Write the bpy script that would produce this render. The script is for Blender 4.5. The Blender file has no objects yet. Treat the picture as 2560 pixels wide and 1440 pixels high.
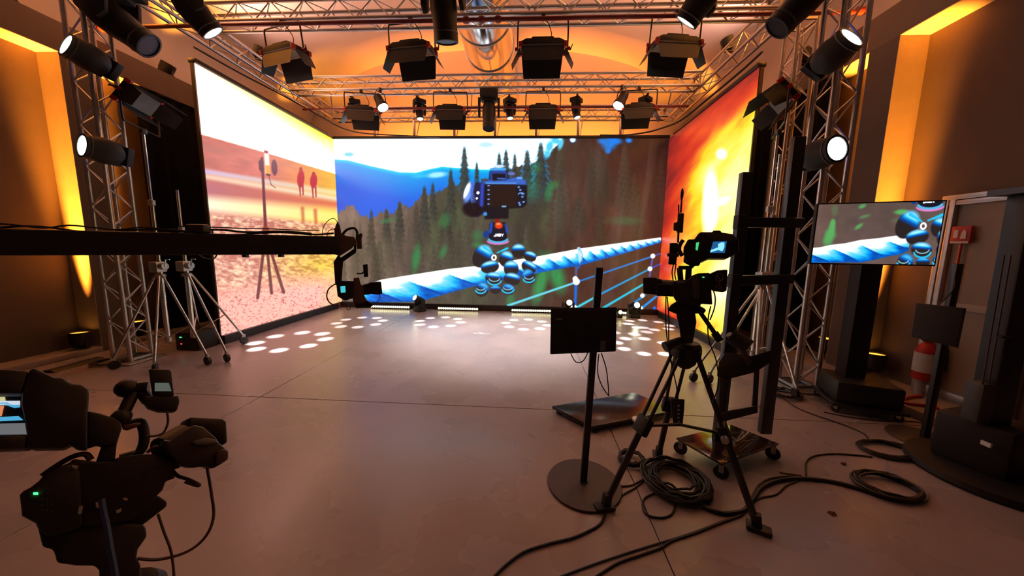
import bpy, bmesh, math, random
import numpy as np
from mathutils import Vector as V, Matrix as M
random.seed(7)
S = bpy.context.scene
COL = S.collection
R_ = math.radians
# ------------------------------------------------------------------ camera
FPX, EYE = 803.84, V((0, 0, 1.6))
CR = np.array([[0.9982222, 0.05753124, 0.01557529], [0.02264669, -0.12438669, -0.99197534], [-0.05513221, 0.99056454, -0.12546845]])
cd = bpy.data.cameras.new('camera'); cam = bpy.data.objects.new('camera', cd); COL.objects.link(cam)
cd.sensor_width = 36; cd.lens = FPX / 2560 * 36; cd.clip_start = .05; cd.clip_end = 60
m4 = M.Identity(4)
for i in range(3):
    m4[i][0], m4[i][1], m4[i][2], m4[i][3] = CR[0][i], -CR[1][i], -CR[2][i], EYE[i]
cam.matrix_world = m4; S.camera = cam
# ------------------------------------------------------------------ world, exposure
w = bpy.data.worlds.new('studio_air'); S.world = w; w.use_nodes = True
w.node_tree.nodes['Background'].inputs[0].default_value = (1, .62, .42, 1)
w.node_tree.nodes['Background'].inputs[1].default_value = .015
S.view_settings.view_transform = 'Standard'; S.view_settings.look = 'None'
S.view_settings.gamma = 1; S.view_settings.exposure = 0; S.view_settings.use_curve_mapping = False

cy = S.cycles; cy.max_bounces = 4; cy.diffuse_bounces = 3; cy.glossy_bounces = 3; cy.transmission_bounces = 3; cy.volume_bounces = 0; cy.transparent_max_bounces = 6
cy.caustics_reflective = False; cy.caustics_refractive = False; cy.use_adaptive_sampling = True; cy.adaptive_threshold = .03; cy.sample_clamp_indirect = 3

GOBO_W, VAULT_W, END_W, BAY_W, FRES_W, FILL_W = 2300., 620., 300., 13000., 1050., 190.      # lamp powers, W

def ray(px, py):
    d = CR.T @ np.array([(px - 1280) / FPX, (py - 720) / FPX, 1.])
    return V(d)
def at(px, py, x=None, y=None, z=None):
    """a surveyed point: where the sight line through a picture point meets a plane of the room"""
    d = ray(px, py)
    t = (x - EYE.x) / d.x if x is not None else (y - EYE.y) / d.y if y is not None else (z - EYE.z) / d.z
    return EYE + d * t
def lin(c):
    return tuple((v / 12.92 if v <= .04045 else ((v + .055) / 1.055) ** 2.4) for v in c)
# ------------------------------------------------------------------ materials
MATS = {}
def mat(name, col, rough=.6, metal=0., var=.12, scale=9., emit=None, es=0., bump=0., spec=.5, coat=0., rvar=0.):
    if name in MATS: return MATS[name]
    m = bpy.data.materials.new(name); m.use_nodes = True; nt = m.node_tree; N = nt.nodes; L = nt.links
    b = N['Principled BSDF']; MATS[name] = m
    b.inputs['Roughness'].default_value = rough; b.inputs['Metallic'].default_value = metal
    b.inputs['Specular IOR Level'].default_value = spec; b.inputs['Coat Weight'].default_value = coat
    tc = N.new('ShaderNodeTexCoord'); nz = N.new('ShaderNodeTexNoise'); nz.inputs['Scale'].default_value = scale; nz.inputs['Detail'].default_value = 4
    L.new(tc.outputs['Object'], nz.inputs['Vector'])
    cr = N.new('ShaderNodeValToRGB')
    c0 = tuple(v * (1 - var) for v in col) + (1,); c1 = tuple(min(1, v * (1 + var)) for v in col) + (1,)
    cr.color_ramp.elements[0].position = .3; cr.color_ramp.elements[1].position = .7
    cr.color_ramp.elements[0].color = c0; cr.color_ramp.elements[1].color = c1
    L.new(nz.outputs['Fac'], cr.inputs['Fac']); L.new(cr.outputs['Color'], b.inputs['Base Color'])
    if rvar:
        mr = N.new('ShaderNodeMapRange'); mr.inputs['To Min'].default_value = rough - rvar; mr.inputs['To Max'].default_value = rough + rvar
        mr.inputs['From Min'].default_value = .3; mr.inputs['From Max'].default_value = .7
        L.new(nz.outputs['Fac'], mr.inputs['Value']); L.new(mr.outputs['Result'], b.inputs['Roughness'])
    if bump:
        bp = N.new('ShaderNodeBump'); bp.inputs['Strength'].default_value = bump; bp.inputs['Distance'].default_value = .01
        n2 = N.new('ShaderNodeTexNoise'); n2.inputs['Scale'].default_value = scale * 9; L.new(tc.outputs['Object'], n2.inputs['Vector'])
        L.new(n2.outputs['Fac'], bp.inputs['Height']); L.new(bp.outputs['Normal'], b.inputs['Normal'])
    if emit:
        b.inputs['Emission Color'].default_value = (*emit, 1); b.inputs['Emission Strength'].default_value = es
    return m
BLK = mat('black_paint', (.012, .011, .011), .5)
BLKM = mat('matte_black_plastic', (.018, .016, .016), .6, spec=.35)
BLKS = mat('satin_black_metal', (.02, .019, .019), .35)
GLOSS = mat('gloss_black_sheet', (.02, .014, .012), .12, rvar=.05, scale=3)
RUB = mat('black_rubber', (.012, .011, .01), .55)
DRAPE = mat('black_molton', (.008, .008, .008), .95, spec=.1)
ALU = mat('truss_aluminium', (.62, .58, .55), .32, .9, var=.08)
CHROME = mat('chrome_tube', (.75, .74, .72), .14, 1., var=.04)
STEEL = mat('galvanised_steel', (.5, .49, .47), .4, .9)
DUCT = mat('spiral_duct_steel', (.72, .72, .74), .16, 1., var=.05)
RED = mat('red_plastic', (.5, .02, .015), .45)
REDP = mat('red_oxide_pipe', (.22, .03, .025), .35)
DARKG = mat('dark_grey_plastic', (.05, .047, .045), .5)
GREY = mat('mid_grey_plastic', (.16, .16, .17), .5)
WHITE = mat('white_print', (.7, .69, .66), .6)
PLAST = mat('vault_plaster', (.70, .60, .55), .8, var=.07, scale=1.2, bump=.15)
ENDW = mat('end_wall_plaster', (.60, .50, .44), .85, var=.06, scale=1.1, bump=.1)
WALLM = mat('brown_wall_felt', (.12, .088, .074), .9, var=.08, scale=2)
BEAMM = mat('brown_beam_paint', (.15, .11, .09), .85, var=.08, scale=2)
WALL_LIT = mat('brown_wall_lit', (.36, .30, .26), .85, var=.05)  # lighter copy of the wall colour: uplight glow painted on jambs and soffits
CONC = mat('concrete_slab', (.40, .335, .325), .28, var=.10, scale=1.3, rvar=.06)
KERB = mat('concrete_kerb', (.30, .25, .22), .7, var=.15, scale=4)
LENSG = mat('lens_glass', (.01, .011, .014), .45, spec=.3)
def emat(name, col, es):
    m = mat(name, (.02, .02, .02), .3, emit=col, es=es); m.cycles.emission_sampling = 'NONE'; return m
# ------------------------------------------------------------------ mesh builder
def frame(d):
    d = V(d).normalized(); a = V((0, 0, 1)) if abs(d.z) < .9 else V((1, 0, 0))
    u = d.cross(a).normalized(); return u, d.cross(u).normalized(), d
class G:
    def __init__(s): s.v = []; s.f = []
    def add(s, vs, fs):
        k = len(s.v); s.v += [tuple(p) for p in vs]; s.f += [tuple(i + k for i in f) for f in fs]; return s
    def box(s, c, d, rot=None):
        c = V(c); vs = []
        for z in (-1, 1):
            for x, y in ((-1, -1), (1, -1), (1, 1), (-1, 1)):
                p = V((x * d[0] / 2, y * d[1] / 2, z * d[2] / 2))
                if rot is not None: p = rot @ p
                vs.append(c + p)
        return s.add(vs, [(3, 2, 1, 0), (4, 5, 6, 7), (0, 1, 5, 4), (1, 2, 6, 5), (2, 3, 7, 6), (3, 0, 4, 7)])
    def bar(s, p, q, wd, ht, up=(0, 0, 1)):
        p, q = V(p), V(q); d = (q - p).normalized(); u = d.cross(V(up)).normalized(); t = u.cross(d)
        vs = [o + u * a * wd / 2 + t * b * ht / 2 for o in (p, q) for a, b in ((-1, -1), (1, -1), (1, 1), (-1, 1))]
        return s.add(vs, [(3, 2, 1, 0), (4, 5, 6, 7), (0, 1, 5, 4), (1, 2, 6, 5), (2, 3, 7, 6), (3, 0, 4, 7)])
    def lathe(s, prof, p0, ax, n=16):
        u, t, d = frame(ax); p0 = V(p0); vs = []; fs = []
        for r, h in prof:
            for i in range(n):
                a = 2 * math.pi * i / n; vs.append(p0 + d * h + (u * math.cos(a) + t * math.sin(a)) * r)
        for j in range(len(prof) - 1):
            for i in range(n):
                k = (i + 1) % n; fs.append((j * n + i, j * n + k, (j + 1) * n + k, (j + 1) * n + i))
        fs.append(tuple(range(n))[::-1]); fs.append(tuple((len(prof) - 1) * n + i for i in range(n)))
        return s.add(vs, fs)
    def cyl(s, p, q, r, r2=None, n=12):
        p, q = V(p), V(q); return s.lathe([(r, 0), (r if r2 is None else r2, (q - p).length)], p, q - p, n)
    def tube(s, pts, r, n=6, closed=False):
        P = [V(p) for p in pts]; m = len(P); vs = []; fs = []; u = None
        for i in range(m):
            if closed: d = P[(i + 1) % m] - P[i - 1]
            else: d = P[min(i + 1, m - 1)] - P[max(i - 1, 0)]
            d.normalize()
            if u is None: u = frame(d)[0]
            u = (u - d * u.dot(d))
            u = u.normalized() if u.length > 1e-6 else frame(d)[0]
            t = d.cross(u)
            for k in range(n):
                a = 2 * math.pi * k / n; vs.append(P[i] + (u * math.cos(a) + t * math.sin(a)) * r)
        for i in range(m if closed else m - 1):
            j = (i + 1) % m
            for k in range(n):
                l = (k + 1) % n; fs.append((i * n + k, i * n + l, j * n + l, j * n + k))
        if not closed: fs.append(tuple(range(n))[::-1]); fs.append(tuple((m - 1) * n + k for k in range(n)))
        return s.add(vs, fs)
    def prism(s, poly, vec):
        P = [V(p) for p in poly]; vec = V(vec); n = len(P)
        return s.add(P + [p + vec for p in P], [tuple(range(n))[::-1], tuple(range(n, 2 * n))] + [(i, (i + 1) % n, n + (i + 1) % n, n + i) for i in range(n)])
    def sph(s, c, r, n=12, sc=(1, 1, 1)):
        c = V(c); vs = [c + V((0, 0, r * sc[2]))]; fs = []; m = n // 2
        for j in range(1, m):
            for i in range(n):
                a, b = math.pi * j / m, 2 * math.pi * i / n
                vs.append(c + V((r * sc[0] * math.sin(a) * math.cos(b), r * sc[1] * math.sin(a) * math.sin(b), r * sc[2] * math.cos(a))))
        vs.append(c - V((0, 0, r * sc[2]))); e = len(vs) - 1
        for i in range(n):
            k = (i + 1) % n; fs.append((0, 1 + i, 1 + k)); fs.append((e, 1 + (m - 2) * n + k, 1 + (m - 2) * n + i))
            for j in range(m - 2): fs.append((1 + j * n + i, 1 + (j + 1) * n + i, 1 + (j + 1) * n + k, 1 + j * n + k))
        return s.add(vs, fs)
    def ring(s, c, ax, R, r, n=24, k=6):
        u, t, d = frame(ax); c = V(c)
        return s.tube([c + (u * math.cos(2 * math.pi * i / n) + t * math.sin(2 * math.pi * i / n)) * R for i in range(n)], r, k, True)
    def mesh(s, name, bevel=0, smooth=True, seg=2):
        me = bpy.data.meshes.new(name); me.from_pydata(s.v, [], s.f)
        bm = bmesh.new(); bm.from_mesh(me)
        bmesh.ops.recalc_face_normals(bm, faces=bm.faces)
        if bevel:
            es = [e for e in bm.edges if len(e.link_faces) == 2 and e.calc_face_angle() > .6]
            bmesh.ops.bevel(bm, geom=es, offset=bevel, segments=seg, affect='EDGES', profile=.5, clamp_overlap=True)
        bm.to_mesh(me); bm.free()
        if smooth: me.shade_smooth(); me.set_sharp_from_angle(angle=.7)
        return me
    def obj(s, name, m, parent=None, bevel=0, smooth=True, seg=2):
        return link(name, s.mesh(name, bevel, smooth, seg), m, parent)
def link(name, me, m, parent=None):
    o = bpy.data.objects.new(name, me); COL.objects.link(o)
    if m is not None and not me.materials: me.materials.append(m)
    if parent is not None:
        o.parent = parent
        if parent.parent is None: o.matrix_parent_inverse = M.LocRotScale(parent.location, parent.rotation_euler, parent.scale).inverted()
    return o
def tag(o, label, cat, group=None, kind=None):
    o['label'] = label; o['category'] = cat
    if group: o['group'] = group
    if kind: o['kind'] = kind
    return o
def thing(name, label, cat, loc=(0, 0, 0), group=None):
    o = bpy.data.objects.new(name, None); COL.objects.link(o); o.location = loc; o.empty_display_size = .1
    return tag(o, label, cat, group)
def struct(o): o['kind'] = 'structure'; return o
def kids(o): return [c for c in COL.objects if c.parent == o]
def dup(root, loc, rot=(0, 0, 0), label=None, group=None):
    r = root.copy(); COL.objects.link(r); r.location = loc; r.rotation_euler = rot
    if label: r['label'] = label
    if group: r['group'] = group
    for c in kids(root):
        k = c.copy(); COL.objects.link(k); k.parent = r
        for g in kids(c):
            h = g.copy(); COL.objects.link(h); h.parent = k
    return r
def lamp(name, typ, loc, d, power, col, parent=None, size=.1, ang=60, blend=.3, sy=None):
    l = bpy.data.lights.new(name, typ); l.energy = power; l.color = col
    if typ == 'SPOT': l.spot_size = R_(ang); l.spot_blend = blend; l.shadow_soft_size = size
    elif typ == 'AREA':
        l.shape = 'RECTANGLE'; l.size = size; l.size_y = sy or size; l.spread = R_(ang)
    else: l.shadow_soft_size = size
    o = bpy.data.objects.new(name, l); COL.objects.link(o); o.location = loc
    o.rotation_euler = V(d).to_track_quat('-Z', 'Y').to_euler()
    if parent:
        o.parent = parent; o.matrix_parent_inverse = M.LocRotScale(parent.location, parent.rotation_euler, parent.scale).inverted()
    return o
def traced(pts, dist, thick, centre=None, w0=0.):
    """prism: an outline at its own distance, standing square to the sight line at its centre, with real thickness"""
    cx, cy = centre or (sum(p[0] for p in pts) / len(pts), sum(p[1] for p in pts) / len(pts))
    n = ray(cx, cy).normalized(); P0 = EYE + n * (dist + w0)
    poly = []
    for p in pts:
        d = ray(*p); poly.append(EYE + d * ((P0 - EYE).dot(n) / d.dot(n)))
    return G().prism(poly, n * thick)
def tpt(px, py, dist, centre):
    n = ray(*centre).normalized(); d = ray(px, py); return EYE + d * (dist / d.dot(n))
def smooth_path(pts, k=6):
    P = [V(p) for p in pts]; out = []
    for i in range(len(P) - 1):
        a, b, c, d = P[max(i - 1, 0)], P[i], P[i + 1], P[min(i + 2, len(P) - 1)]
        for j in range(k):
            t = j / k
            out.append(.5 * ((2 * b) + (c - a) * t + (2 * a - 5 * b + 4 * c - d) * t * t + (3 * b - a - 3 * c + d) * t ** 3))
    return out + [P[-1]]
# ================================================================== ROOM
XL, XR, Y0, Y1 = -6.2, 4.1, -2.6, 9.5            # faces of the side walls, ends of the hall
XC, HW = (XL + XR) / 2, (XR - XL) / 2
ZB0, ZB1 = 4.04, 4.42                            # underside and top of the side beams
fl = struct(G().box((XC, (Y0 + Y1) / 2, -.06), (HW * 2 + 1.2, Y1 - Y0 + .4, .1)).obj('floor', mat('joint_sealant', (.05, .04, .035), .8)))
xs = [-6.75, -2.8, .75, 4.65]; ys = [-2.75, -.5, 3.05, 6.6, 9.7]
for i in range(3):
    for j in range(4):
        a, b, c, d = xs[i] + .003, xs[i + 1] - .003, ys[j] + .003, ys[j + 1] - .003
        G().box(((a + b) / 2, (c + d) / 2, -.01), (b - a, d - c, .02)).obj('floor_slab', CONC, fl, bevel=.003, seg=1)
def side_wall(side, x, sg):
    # recessed back wall, pillars and the beam over the bays
    bk = struct(G().box((x + sg * .42, (Y0 + Y1) / 2, 2.2), (.2, Y1 - Y0, 4.4)).obj('wall_' + side, WALLM))
    for y, wd in ((4.36, .32), (-.55, .32)):
        G().box((x + sg * .165, y, 2.02), (.33, wd, 4.04)).obj('pillar', WALLM, bk)
        for e in (-1, 1):                        # bay jambs either side of the pillar, coloured lighter for the uplight glow
            G().box((x + sg * .165, y + e * (wd / 2 + .004), 2.02), (.325, .008, 4.03)).obj('jamb', WALL_LIT, bk)
    G().box((x + sg * .165, (Y0 + Y1) / 2, (ZB0 + ZB1) / 2 + .004), (.33, Y1 - Y0, ZB1 - ZB0)).obj('beam', BEAMM, bk)
    G().box((x + sg * .165, (Y0 + Y1) / 2, ZB0 + .001), (.325, Y1 - Y0 - .02, .006)).obj('soffit', WALL_LIT, bk)
    return bk
side_wall('left', XL, -1); side_wall('right', XR, 1)
def vault_z(dx): return ZB1 + 2.55 * max(0., 1 - (abs(dx) / (HW + .34)) ** 2.35) ** (1 / 2.35)
g = G(); n = 48; prof = []
for i in range(n + 1):
    t = math.cos(math.pi * i / n) * -1; dx = t * (HW + .34); prof.append((XC + dx, vault_z(dx)))
vs = [(x, y, z) for y in (Y0, Y1) for x, z in prof] + [(x + (x - XC) * .02, y, z + .12) for y in (Y0, Y1) for x, z in prof]
k = n + 1; fs = []
for i in range(n):
    fs += [(i, i + 1, k + i + 1, k + i), (2 * k + i, 3 * k + i, 3 * k + i + 1, 2 * k + i + 1)]
g.add(vs, fs); struct(g.obj('ceiling', PLAST))
# end wall with its arched head, wall behind the camera
for nm, y, m in (('wall_end', Y1 + .1, ENDW), ('wall_rear', Y0 - .1, WALLM)):
    struct(G().prism([(XL - .5, y - .1, 0), (XR + .5, y - .1, 0)] + [(x, y - .1, z + .05) for x, z in reversed(prof)], (0, .2, 0)).obj(nm, m))
# low kerbs along the side walls
kb = struct(G().box((4.10, 1.6, .045), (.64, 8.4, .09)).obj('trim_1', KERB, bevel=.012))
kb = struct(G().box((-6.36, 1.6, .04), (.32, 8.4, .08)).obj('trim_2', KERB, bevel=.01))
# door with an aluminium frame in the right hand bay
dy0, dy1, dx = 3.10, 3.66, 4.405
ALUD = mat('door_aluminium', (.55, .53, .53), .35, .7); LEAF = mat('door_leaf_beige', (.34, .27, .21), .6, var=.05, scale=3)
do = struct(G().box((dx, (dy0 + dy1) / 2, 1.12), (.045, dy1 - dy0, 2.04)).obj('door_1', LEAF))
for y in (dy0 - .05, dy1 + .03):
    for e in (-.028, .028): G().box((dx - .02, y + e, 1.13), (.09, .045, 2.1)).obj('frame_post', ALUD, do, bevel=.006)
G().box((dx - .02, (dy0 + dy1) / 2 - .01, 2.18), (.1, dy1 - dy0 + .2, .05)).obj('frame_head', ALUD, do, bevel=.006)
G().box((dx - .02, (dy0 + dy1) / 2 - .01, 2.125), (.08, dy1 - dy0 + .1, .05)).obj('frame_head', ALUD, do, bevel=.006)
G().box((dx - .03, (dy0 + dy1) / 2, 1.07), (.02, dy1 - dy0, .07)).obj('mid_rail', mat('door_rail', (.45, .38, .32), .5), do, bevel=.004)
G().box((dx - .03, (dy0 + dy1) / 2, .135), (.03, dy1 - dy0, .09)).obj('kick_plate', ALUD, do, bevel=.004)
G().box((dx - .035, dy0 + .07, 1.1), (.03, .03, .16)).obj('door_handle', ALUD, do, bevel=.005)
# black molton hung over the bays beside the stage
for lab, x, ya, yb in (('black molton drape over the bay left of the stage', -6.24, 5.02, 9.3), ('black molton drape over the bay right of the stage', 4.14, 4.98, 9.3)):
    g = G(); n = 70; top = []; bot = []
    for i in range(n + 1):
        y = ya + (yb - ya) * i / n; x2 = x + .03 * math.sin(i * 1.7) * (1 if i % 2 else .6)
        top.append((x2, y, 4.03)); bot.append((x2, y, .09))
    vs = top + bot + [(p[0] + (.012 if x < 0 else -.012), p[1], p[2]) for p in top + bot]; k = n + 1
    fs = [(i, i + 1, k + i + 1, k + i) for i in range(n)] + [(2 * k + i, 3 * k + i, 3 * k + i + 1, 2 * k + i + 1) for i in range(n)]
    tag(g.add(vs, fs).obj('stage_drape', DRAPE), lab, 'drape', 'drapes over the side bays')
# spiral duct under the vault
du = thing('ventilation_duct', 'shiny round steel ventilation duct running along the vault', 'duct', (-.93, 3.5, 5.16))
DR, DZ = .50, 5.66
ax = [(-.95, 2.0, DZ), (-.93, 4.6, DZ), (-.93, 6.2, DZ), (-.93, 7.06, DZ), (-.93, 9.49, DZ)]
for i in range(len(ax) - 1): G().cyl(ax[i], ax[i + 1], DR - .004 * i, n=40).obj('duct_section', DUCT, du)
for i in range(len(ax) - 1): G().ring(ax[i], V(ax[i + 1]) - V(ax[i]), DR + .004, .012, 40).obj('joint_ring', STEEL, du)
for y, xx in ((3.6, -.94), (5.4, -.93), (8.2, -.93)):
    g = G()
    for s in (-1, 1): g.cyl((xx + s * (DR + .01), y, DZ), (xx + s * (DR + .03), y, vault_z(xx - XC) + .02), .006, n=6)
    g.ring((xx, y, DZ), (0, 1, 0), DR + .008, .006, 40); g.obj('hanger', STEEL, du)
# ================================================================== LED WALLS
class Pic:
    """a picture shown on a screen, painted at the vertices of its face; artwork coordinates come from a 3x3 map of (u, v)"""
    def __init__(s, nx, ny, Hm):
        u, v = np.meshgrid(np.linspace(0, 1, nx), np.linspace(0, 1, ny)); s.nx, s.ny, s.u, s.v = nx, ny, u, v
        Hm = np.array(Hm); d = Hm[2, 0] * u + Hm[2, 1] * v + Hm[2, 2]
        s.X = (Hm[0, 0] * u + Hm[0, 1] * v + Hm[0, 2]) / d; s.Y = (Hm[1, 0] * u + Hm[1, 1] * v + Hm[1, 2]) / d
        s.img = np.zeros((ny, nx, 3))
    def mix(s, a, col, w=None):
        col = np.asarray(col, float); a = np.clip(a, 0, 1)[..., None]
        if w is None: s.img = s.img * (1 - a) + col * a
        else: s.img[w] = s.img[w] * (1 - a) + col * a
    def win(s, x0, x1, y0, y1):
        r = np.nonzero((s.Y.max(1) >= y0) & (s.Y.min(1) <= y1))[0]; c = np.nonzero((s.X.max(0) >= x0) & (s.X.min(0) <= x1))[0]
        if not len(r) or not len(c): return None
        return (slice(r[0], r[-1] + 1), slice(c[0], c[-1] + 1))
    def noise(s, sx, sy, seed=0, ang=0.):
        c, q = math.cos(ang), math.sin(ang); x = (s.X * c + s.Y * q) / sx; y = (-s.X * q + s.Y * c) / sy; out = np.zeros_like(x); amp = .5
        for o in range(4):
            xi, yi = np.floor(x), np.floor(y); fx, fy = x - xi, y - yi; fx = fx * fx * (3 - 2 * fx); fy = fy * fy * (3 - 2 * fy)
            h = lambda a, b: np.modf(np.abs(np.sin(a * 127.1 + b * 311.7 + seed * 17.3 + o * 5.1)) * 43758.5453)[0]
            out += amp * ((h(xi, yi) * (1 - fx) + h(xi + 1, yi) * fx) * (1 - fy) + (h(xi, yi + 1) * (1 - fx) + h(xi + 1, yi + 1) * fx) * fy)
            x = x * 2.03; y = y * 2.03; amp *= .5
        return out
    def poly(s, pts, col, soft=1.5, a=1.):
        P = np.array(pts, float); n = len(P); m = soft * 2; w = s.win(P[:, 0].min() - m, P[:, 0].max() + m, P[:, 1].min() - m, P[:, 1].max() + m)
        if w is None: return
        X, Y = s.X[w], s.Y[w]; dmin = np.full(X.shape, 1e9); ins = np.zeros(X.shape, bool)
        for i in range(n):
            (x0, y0), (x1, y1) = P[i], P[(i + 1) % n]; ex, ey = x1 - x0, y1 - y0
            t = np.clip(((X - x0) * ex + (Y - y0) * ey) / (ex * ex + ey * ey + 1e-9), 0, 1)
            dmin = np.minimum(dmin, np.hypot(X - x0 - t * ex, Y - y0 - t * ey))
            c = ((y0 > Y) != (y1 > Y)); xi = x0 + (Y - y0) * ex / (ey if abs(ey) > 1e-9 else 1e-9); ins ^= c & (X < xi)
        sd = np.where(ins, dmin, -dmin); s.mix(np.clip(.5 + sd / (2 * soft), 0, 1) * a, col, w)
    def ell(s, cx, cy, rx, ry, col, ang=0., soft=.12, a=1., half=0):
        m = max(rx, ry) * (1 + soft); w = s.win(cx - m, cx + m, cy - m, cy + m)
        if w is None: return
        c, q = math.cos(ang), math.sin(ang); dx, dy = s.X[w] - cx, s.Y[w] - cy; ly = (-dx * q + dy * c) / ry
        r = np.hypot((dx * c + dy * q) / rx, ly); al = np.clip((1 - r) / soft + .5, 0, 1) * a
        if half: al = al * np.clip((-ly - half + .01) * 4, 0, 1)
        s.mix(al, col, w)
    def seg(s, p, q, w0, w1, col, soft=1.2, a=1.):
        m = max(w0, w1) / 2 + soft * 2; w = s.win(min(p[0], q[0]) - m, max(p[0], q[0]) + m, min(p[1], q[1]) - m, max(p[1], q[1]) + m)
        if w is None: return
        X, Y = s.X[w], s.Y[w]; ex, ey = q[0] - p[0], q[1] - p[1]; t = np.clip(((X - p[0]) * ex + (Y - p[1]) * ey) / (ex * ex + ey * ey + 1e-9), 0, 1)
        d = np.hypot(X - p[0] - t * ex, Y - p[1] - t * ey) - (w0 + (w1 - w0) * t) / 2; s.mix(np.clip(.5 - d / (2 * soft), 0, 1) * a, col, w)
    def pine(s, x, top, hw, bot, col, a=1., seed=0):
        w = s.win(x - hw * 1.4, x + hw * 1.4, top - 4, bot)
        if w is None: return
        X, Y = s.X[w], s.Y[w]; t = (Y - top) / (bot - top); k = np.mod(t * 9 + seed, 1.); wd = hw * np.clip(t, 0, 1) ** .8 * (.62 + .45 * k) + 1.5
        sh = .82 + .3 * np.clip((x - X) / (hw + 1), -1, 1) * .5 + .10 * np.sin(Y * .33 + X * .21 + seed) * np.sin(X * .35 - Y * .1)
        s.mix(np.clip((wd - np.abs(X - x)) / 3.5 + .5, 0, 1) * np.clip(t * 12, 0, 1) * np.clip((1 - t) * 2.2, 0, 1) * a, np.array(col) * sh[..., None], w)
    def arc(s, cx, cy, rx, ry, a0, a1, wd, col, n=10, soft=1.):
        pts = [(cx + rx * math.cos(R_(a0 + (a1 - a0) * i / n)), cy + ry * math.sin(R_(a0 + (a1 - a0) * i / n))) for i in range(n + 1)]
        for p, q in zip(pts, pts[1:]): s.seg(p, q, wd, wd, col, soft)
    def text(s, word, x, y, h, wd, col):
        st = {'J': [((.55, 0), (.55, .8)), ((.55, .8), (.35, 1)), ((.35, 1), (.05, 1)), ((.05, 1), (0, .8))], 'O': [((.1, .1), (.6, .1)), ((.6, .1), (.6, .9)), ((.6, .9), (.1, .9)), ((.1, .9), (.1, .1))],
              'B': [((.05, 0), (.05, 1)), ((.05, 0), (.5, .05)), ((.5, .05), (.5, .45)), ((.05, .5), (.55, .5)), ((.55, .5), (.55, .95)), ((.05, 1), (.55, .97))], 'Y': [((0, 0), (.32, .5)), ((.65, 0), (.32, .5)), ((.32, .5), (.32, 1))]}
        for i, c in enumerate(word):
            for p, q in st[c]: s.seg((x + (i * .86 + p[0]) * h * 1.25, y + p[1] * h), (x + (i * .86 + q[0]) * h * 1.25, y + q[1] * h), wd, wd, col, .7)
    def build(s, name, P00, P10, P01, strength, parent, m=None):
        c = np.clip(s.img, 0, None); g = np.maximum(c.max(2, keepdims=True), 1.); c1 = np.clip(c / g, 0, 1)
        l = np.where(c1 <= .04045, c1 / 12.92, ((c1 + .055) / 1.055) ** 2.4) * g
        P00, P10, P01 = np.array(P00), np.array(P10), np.array(P01)
        co = P00 + s.u[..., None] * (P10 - P00) + s.v[..., None] * (P01 - P00); nx, ny = s.nx, s.ny
        i = np.arange(ny * nx).reshape(ny, nx); q = np.stack([i[:-1, :-1], i[:-1, 1:], i[1:, 1:], i[1:, :-1]], -1).reshape(-1, 4)
        me = bpy.data.meshes.new(name); me.vertices.add(nx * ny); me.vertices.foreach_set('co', co.reshape(-1).astype(np.float32))
        me.loops.add(q.size); me.loops.foreach_set('vertex_index', q.reshape(-1).astype(np.int32)); me.polygons.add(len(q))
        me.polygons.foreach_set('loop_start', (np.arange(len(q)) * 4).astype(np.int32)); me.update(calc_edges=True); me.validate()
        at_ = me.color_attributes.new('picture', 'FLOAT_COLOR', 'POINT')
        at_.data.foreach_set('color', np.concatenate([l, np.ones((ny, nx, 1))], 2).reshape(-1).astype(np.float32))
        m = bpy.data.materials.new('screen_' + name); m.use_nodes = True; nt = m.node_tree; b = nt.nodes['Principled BSDF']
        b.inputs['Base Color'].default_value = (.01, .01, .012, 1); b.inputs['Roughness'].default_value = .35
        a = nt.nodes.new('ShaderNodeAttribute'); a.attribute_name = 'picture'; nt.links.new(a.outputs['Color'], b.inputs['Emission Color'])
        b.inputs['Emission Strength'].default_value = strength
        m.cycles.emission_sampling = 'NONE'      # the large faces are found by the bounced rays
        return link(name, me, m, parent)
def rgb(r, g, b, k=1.): return (r / 255 * k, g / 255 * k, b / 255 * k)
XA, XB, YD, ZA, ZT = -4.879, 3.139, 8.0, .136, 4.156
YLN, YRN = 4.711, 5.04
WHT, CYA, BLU, DBL = rgb(255, 255, 255, 1.6), rgb(40, 205, 255), rgb(0, 120, 235), rgb(10, 45, 130)

def rope(p, top, bot, per, x0, x1, lead=1.):
    """a thick twisted rope between its upper and lower outline (lists of points); per(x) = strand pitch"""
    T, B = np.array(top, float), np.array(bot, float); yt = np.interp(p.X, T[:, 0], T[:, 1]); yb = np.interp(p.X, B[:, 0], B[:, 1])
    t = (p.Y - yt) / (yb - yt + 1e-6); xs = np.linspace(x0 - 200, x1 + 50, 600); ph = np.concatenate([[0], np.cumsum(np.diff(xs) / per(xs[1:]))])
    f = np.mod(np.interp(p.X, xs, ph) - t * lead, 1.)                       # 0 at the start of a strand, 1 at its groove
    sh = np.clip(t * 1.15 - .12 + .95 * np.maximum(0, f - .5) * np.clip(t * 3, 0, 1), 0, 1) + .25 * (p.noise(14, 4, 3, .25) - .5) * np.clip(t * 2, 0, 1)
    stops = [(0, WHT), (.3, WHT), (.5, rgb(150, 235, 255)), (.72, CYA), (.9, BLU), (1.15, DBL)]
    col = np.stack([np.interp(sh, [a for a, _ in stops], [c[k] for _, c in stops]) for k in range(3)], -1)
    gr = np.clip(1 - np.abs(f - .93) / .07, 0, 1) * np.clip((t - .3) * 2.5, 0, 1)
    col = col * (1 - gr[..., None] * .75) + np.array(rgb(0, 70, 190)) * gr[..., None] * .75
    a = np.clip((p.Y - yt) / 2 + .5, 0, 1) * np.clip((yb - p.Y) / 2 + .5, 0, 1) * ((p.X > x0) & (p.X < x1)); p.mix(a, col)

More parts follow.
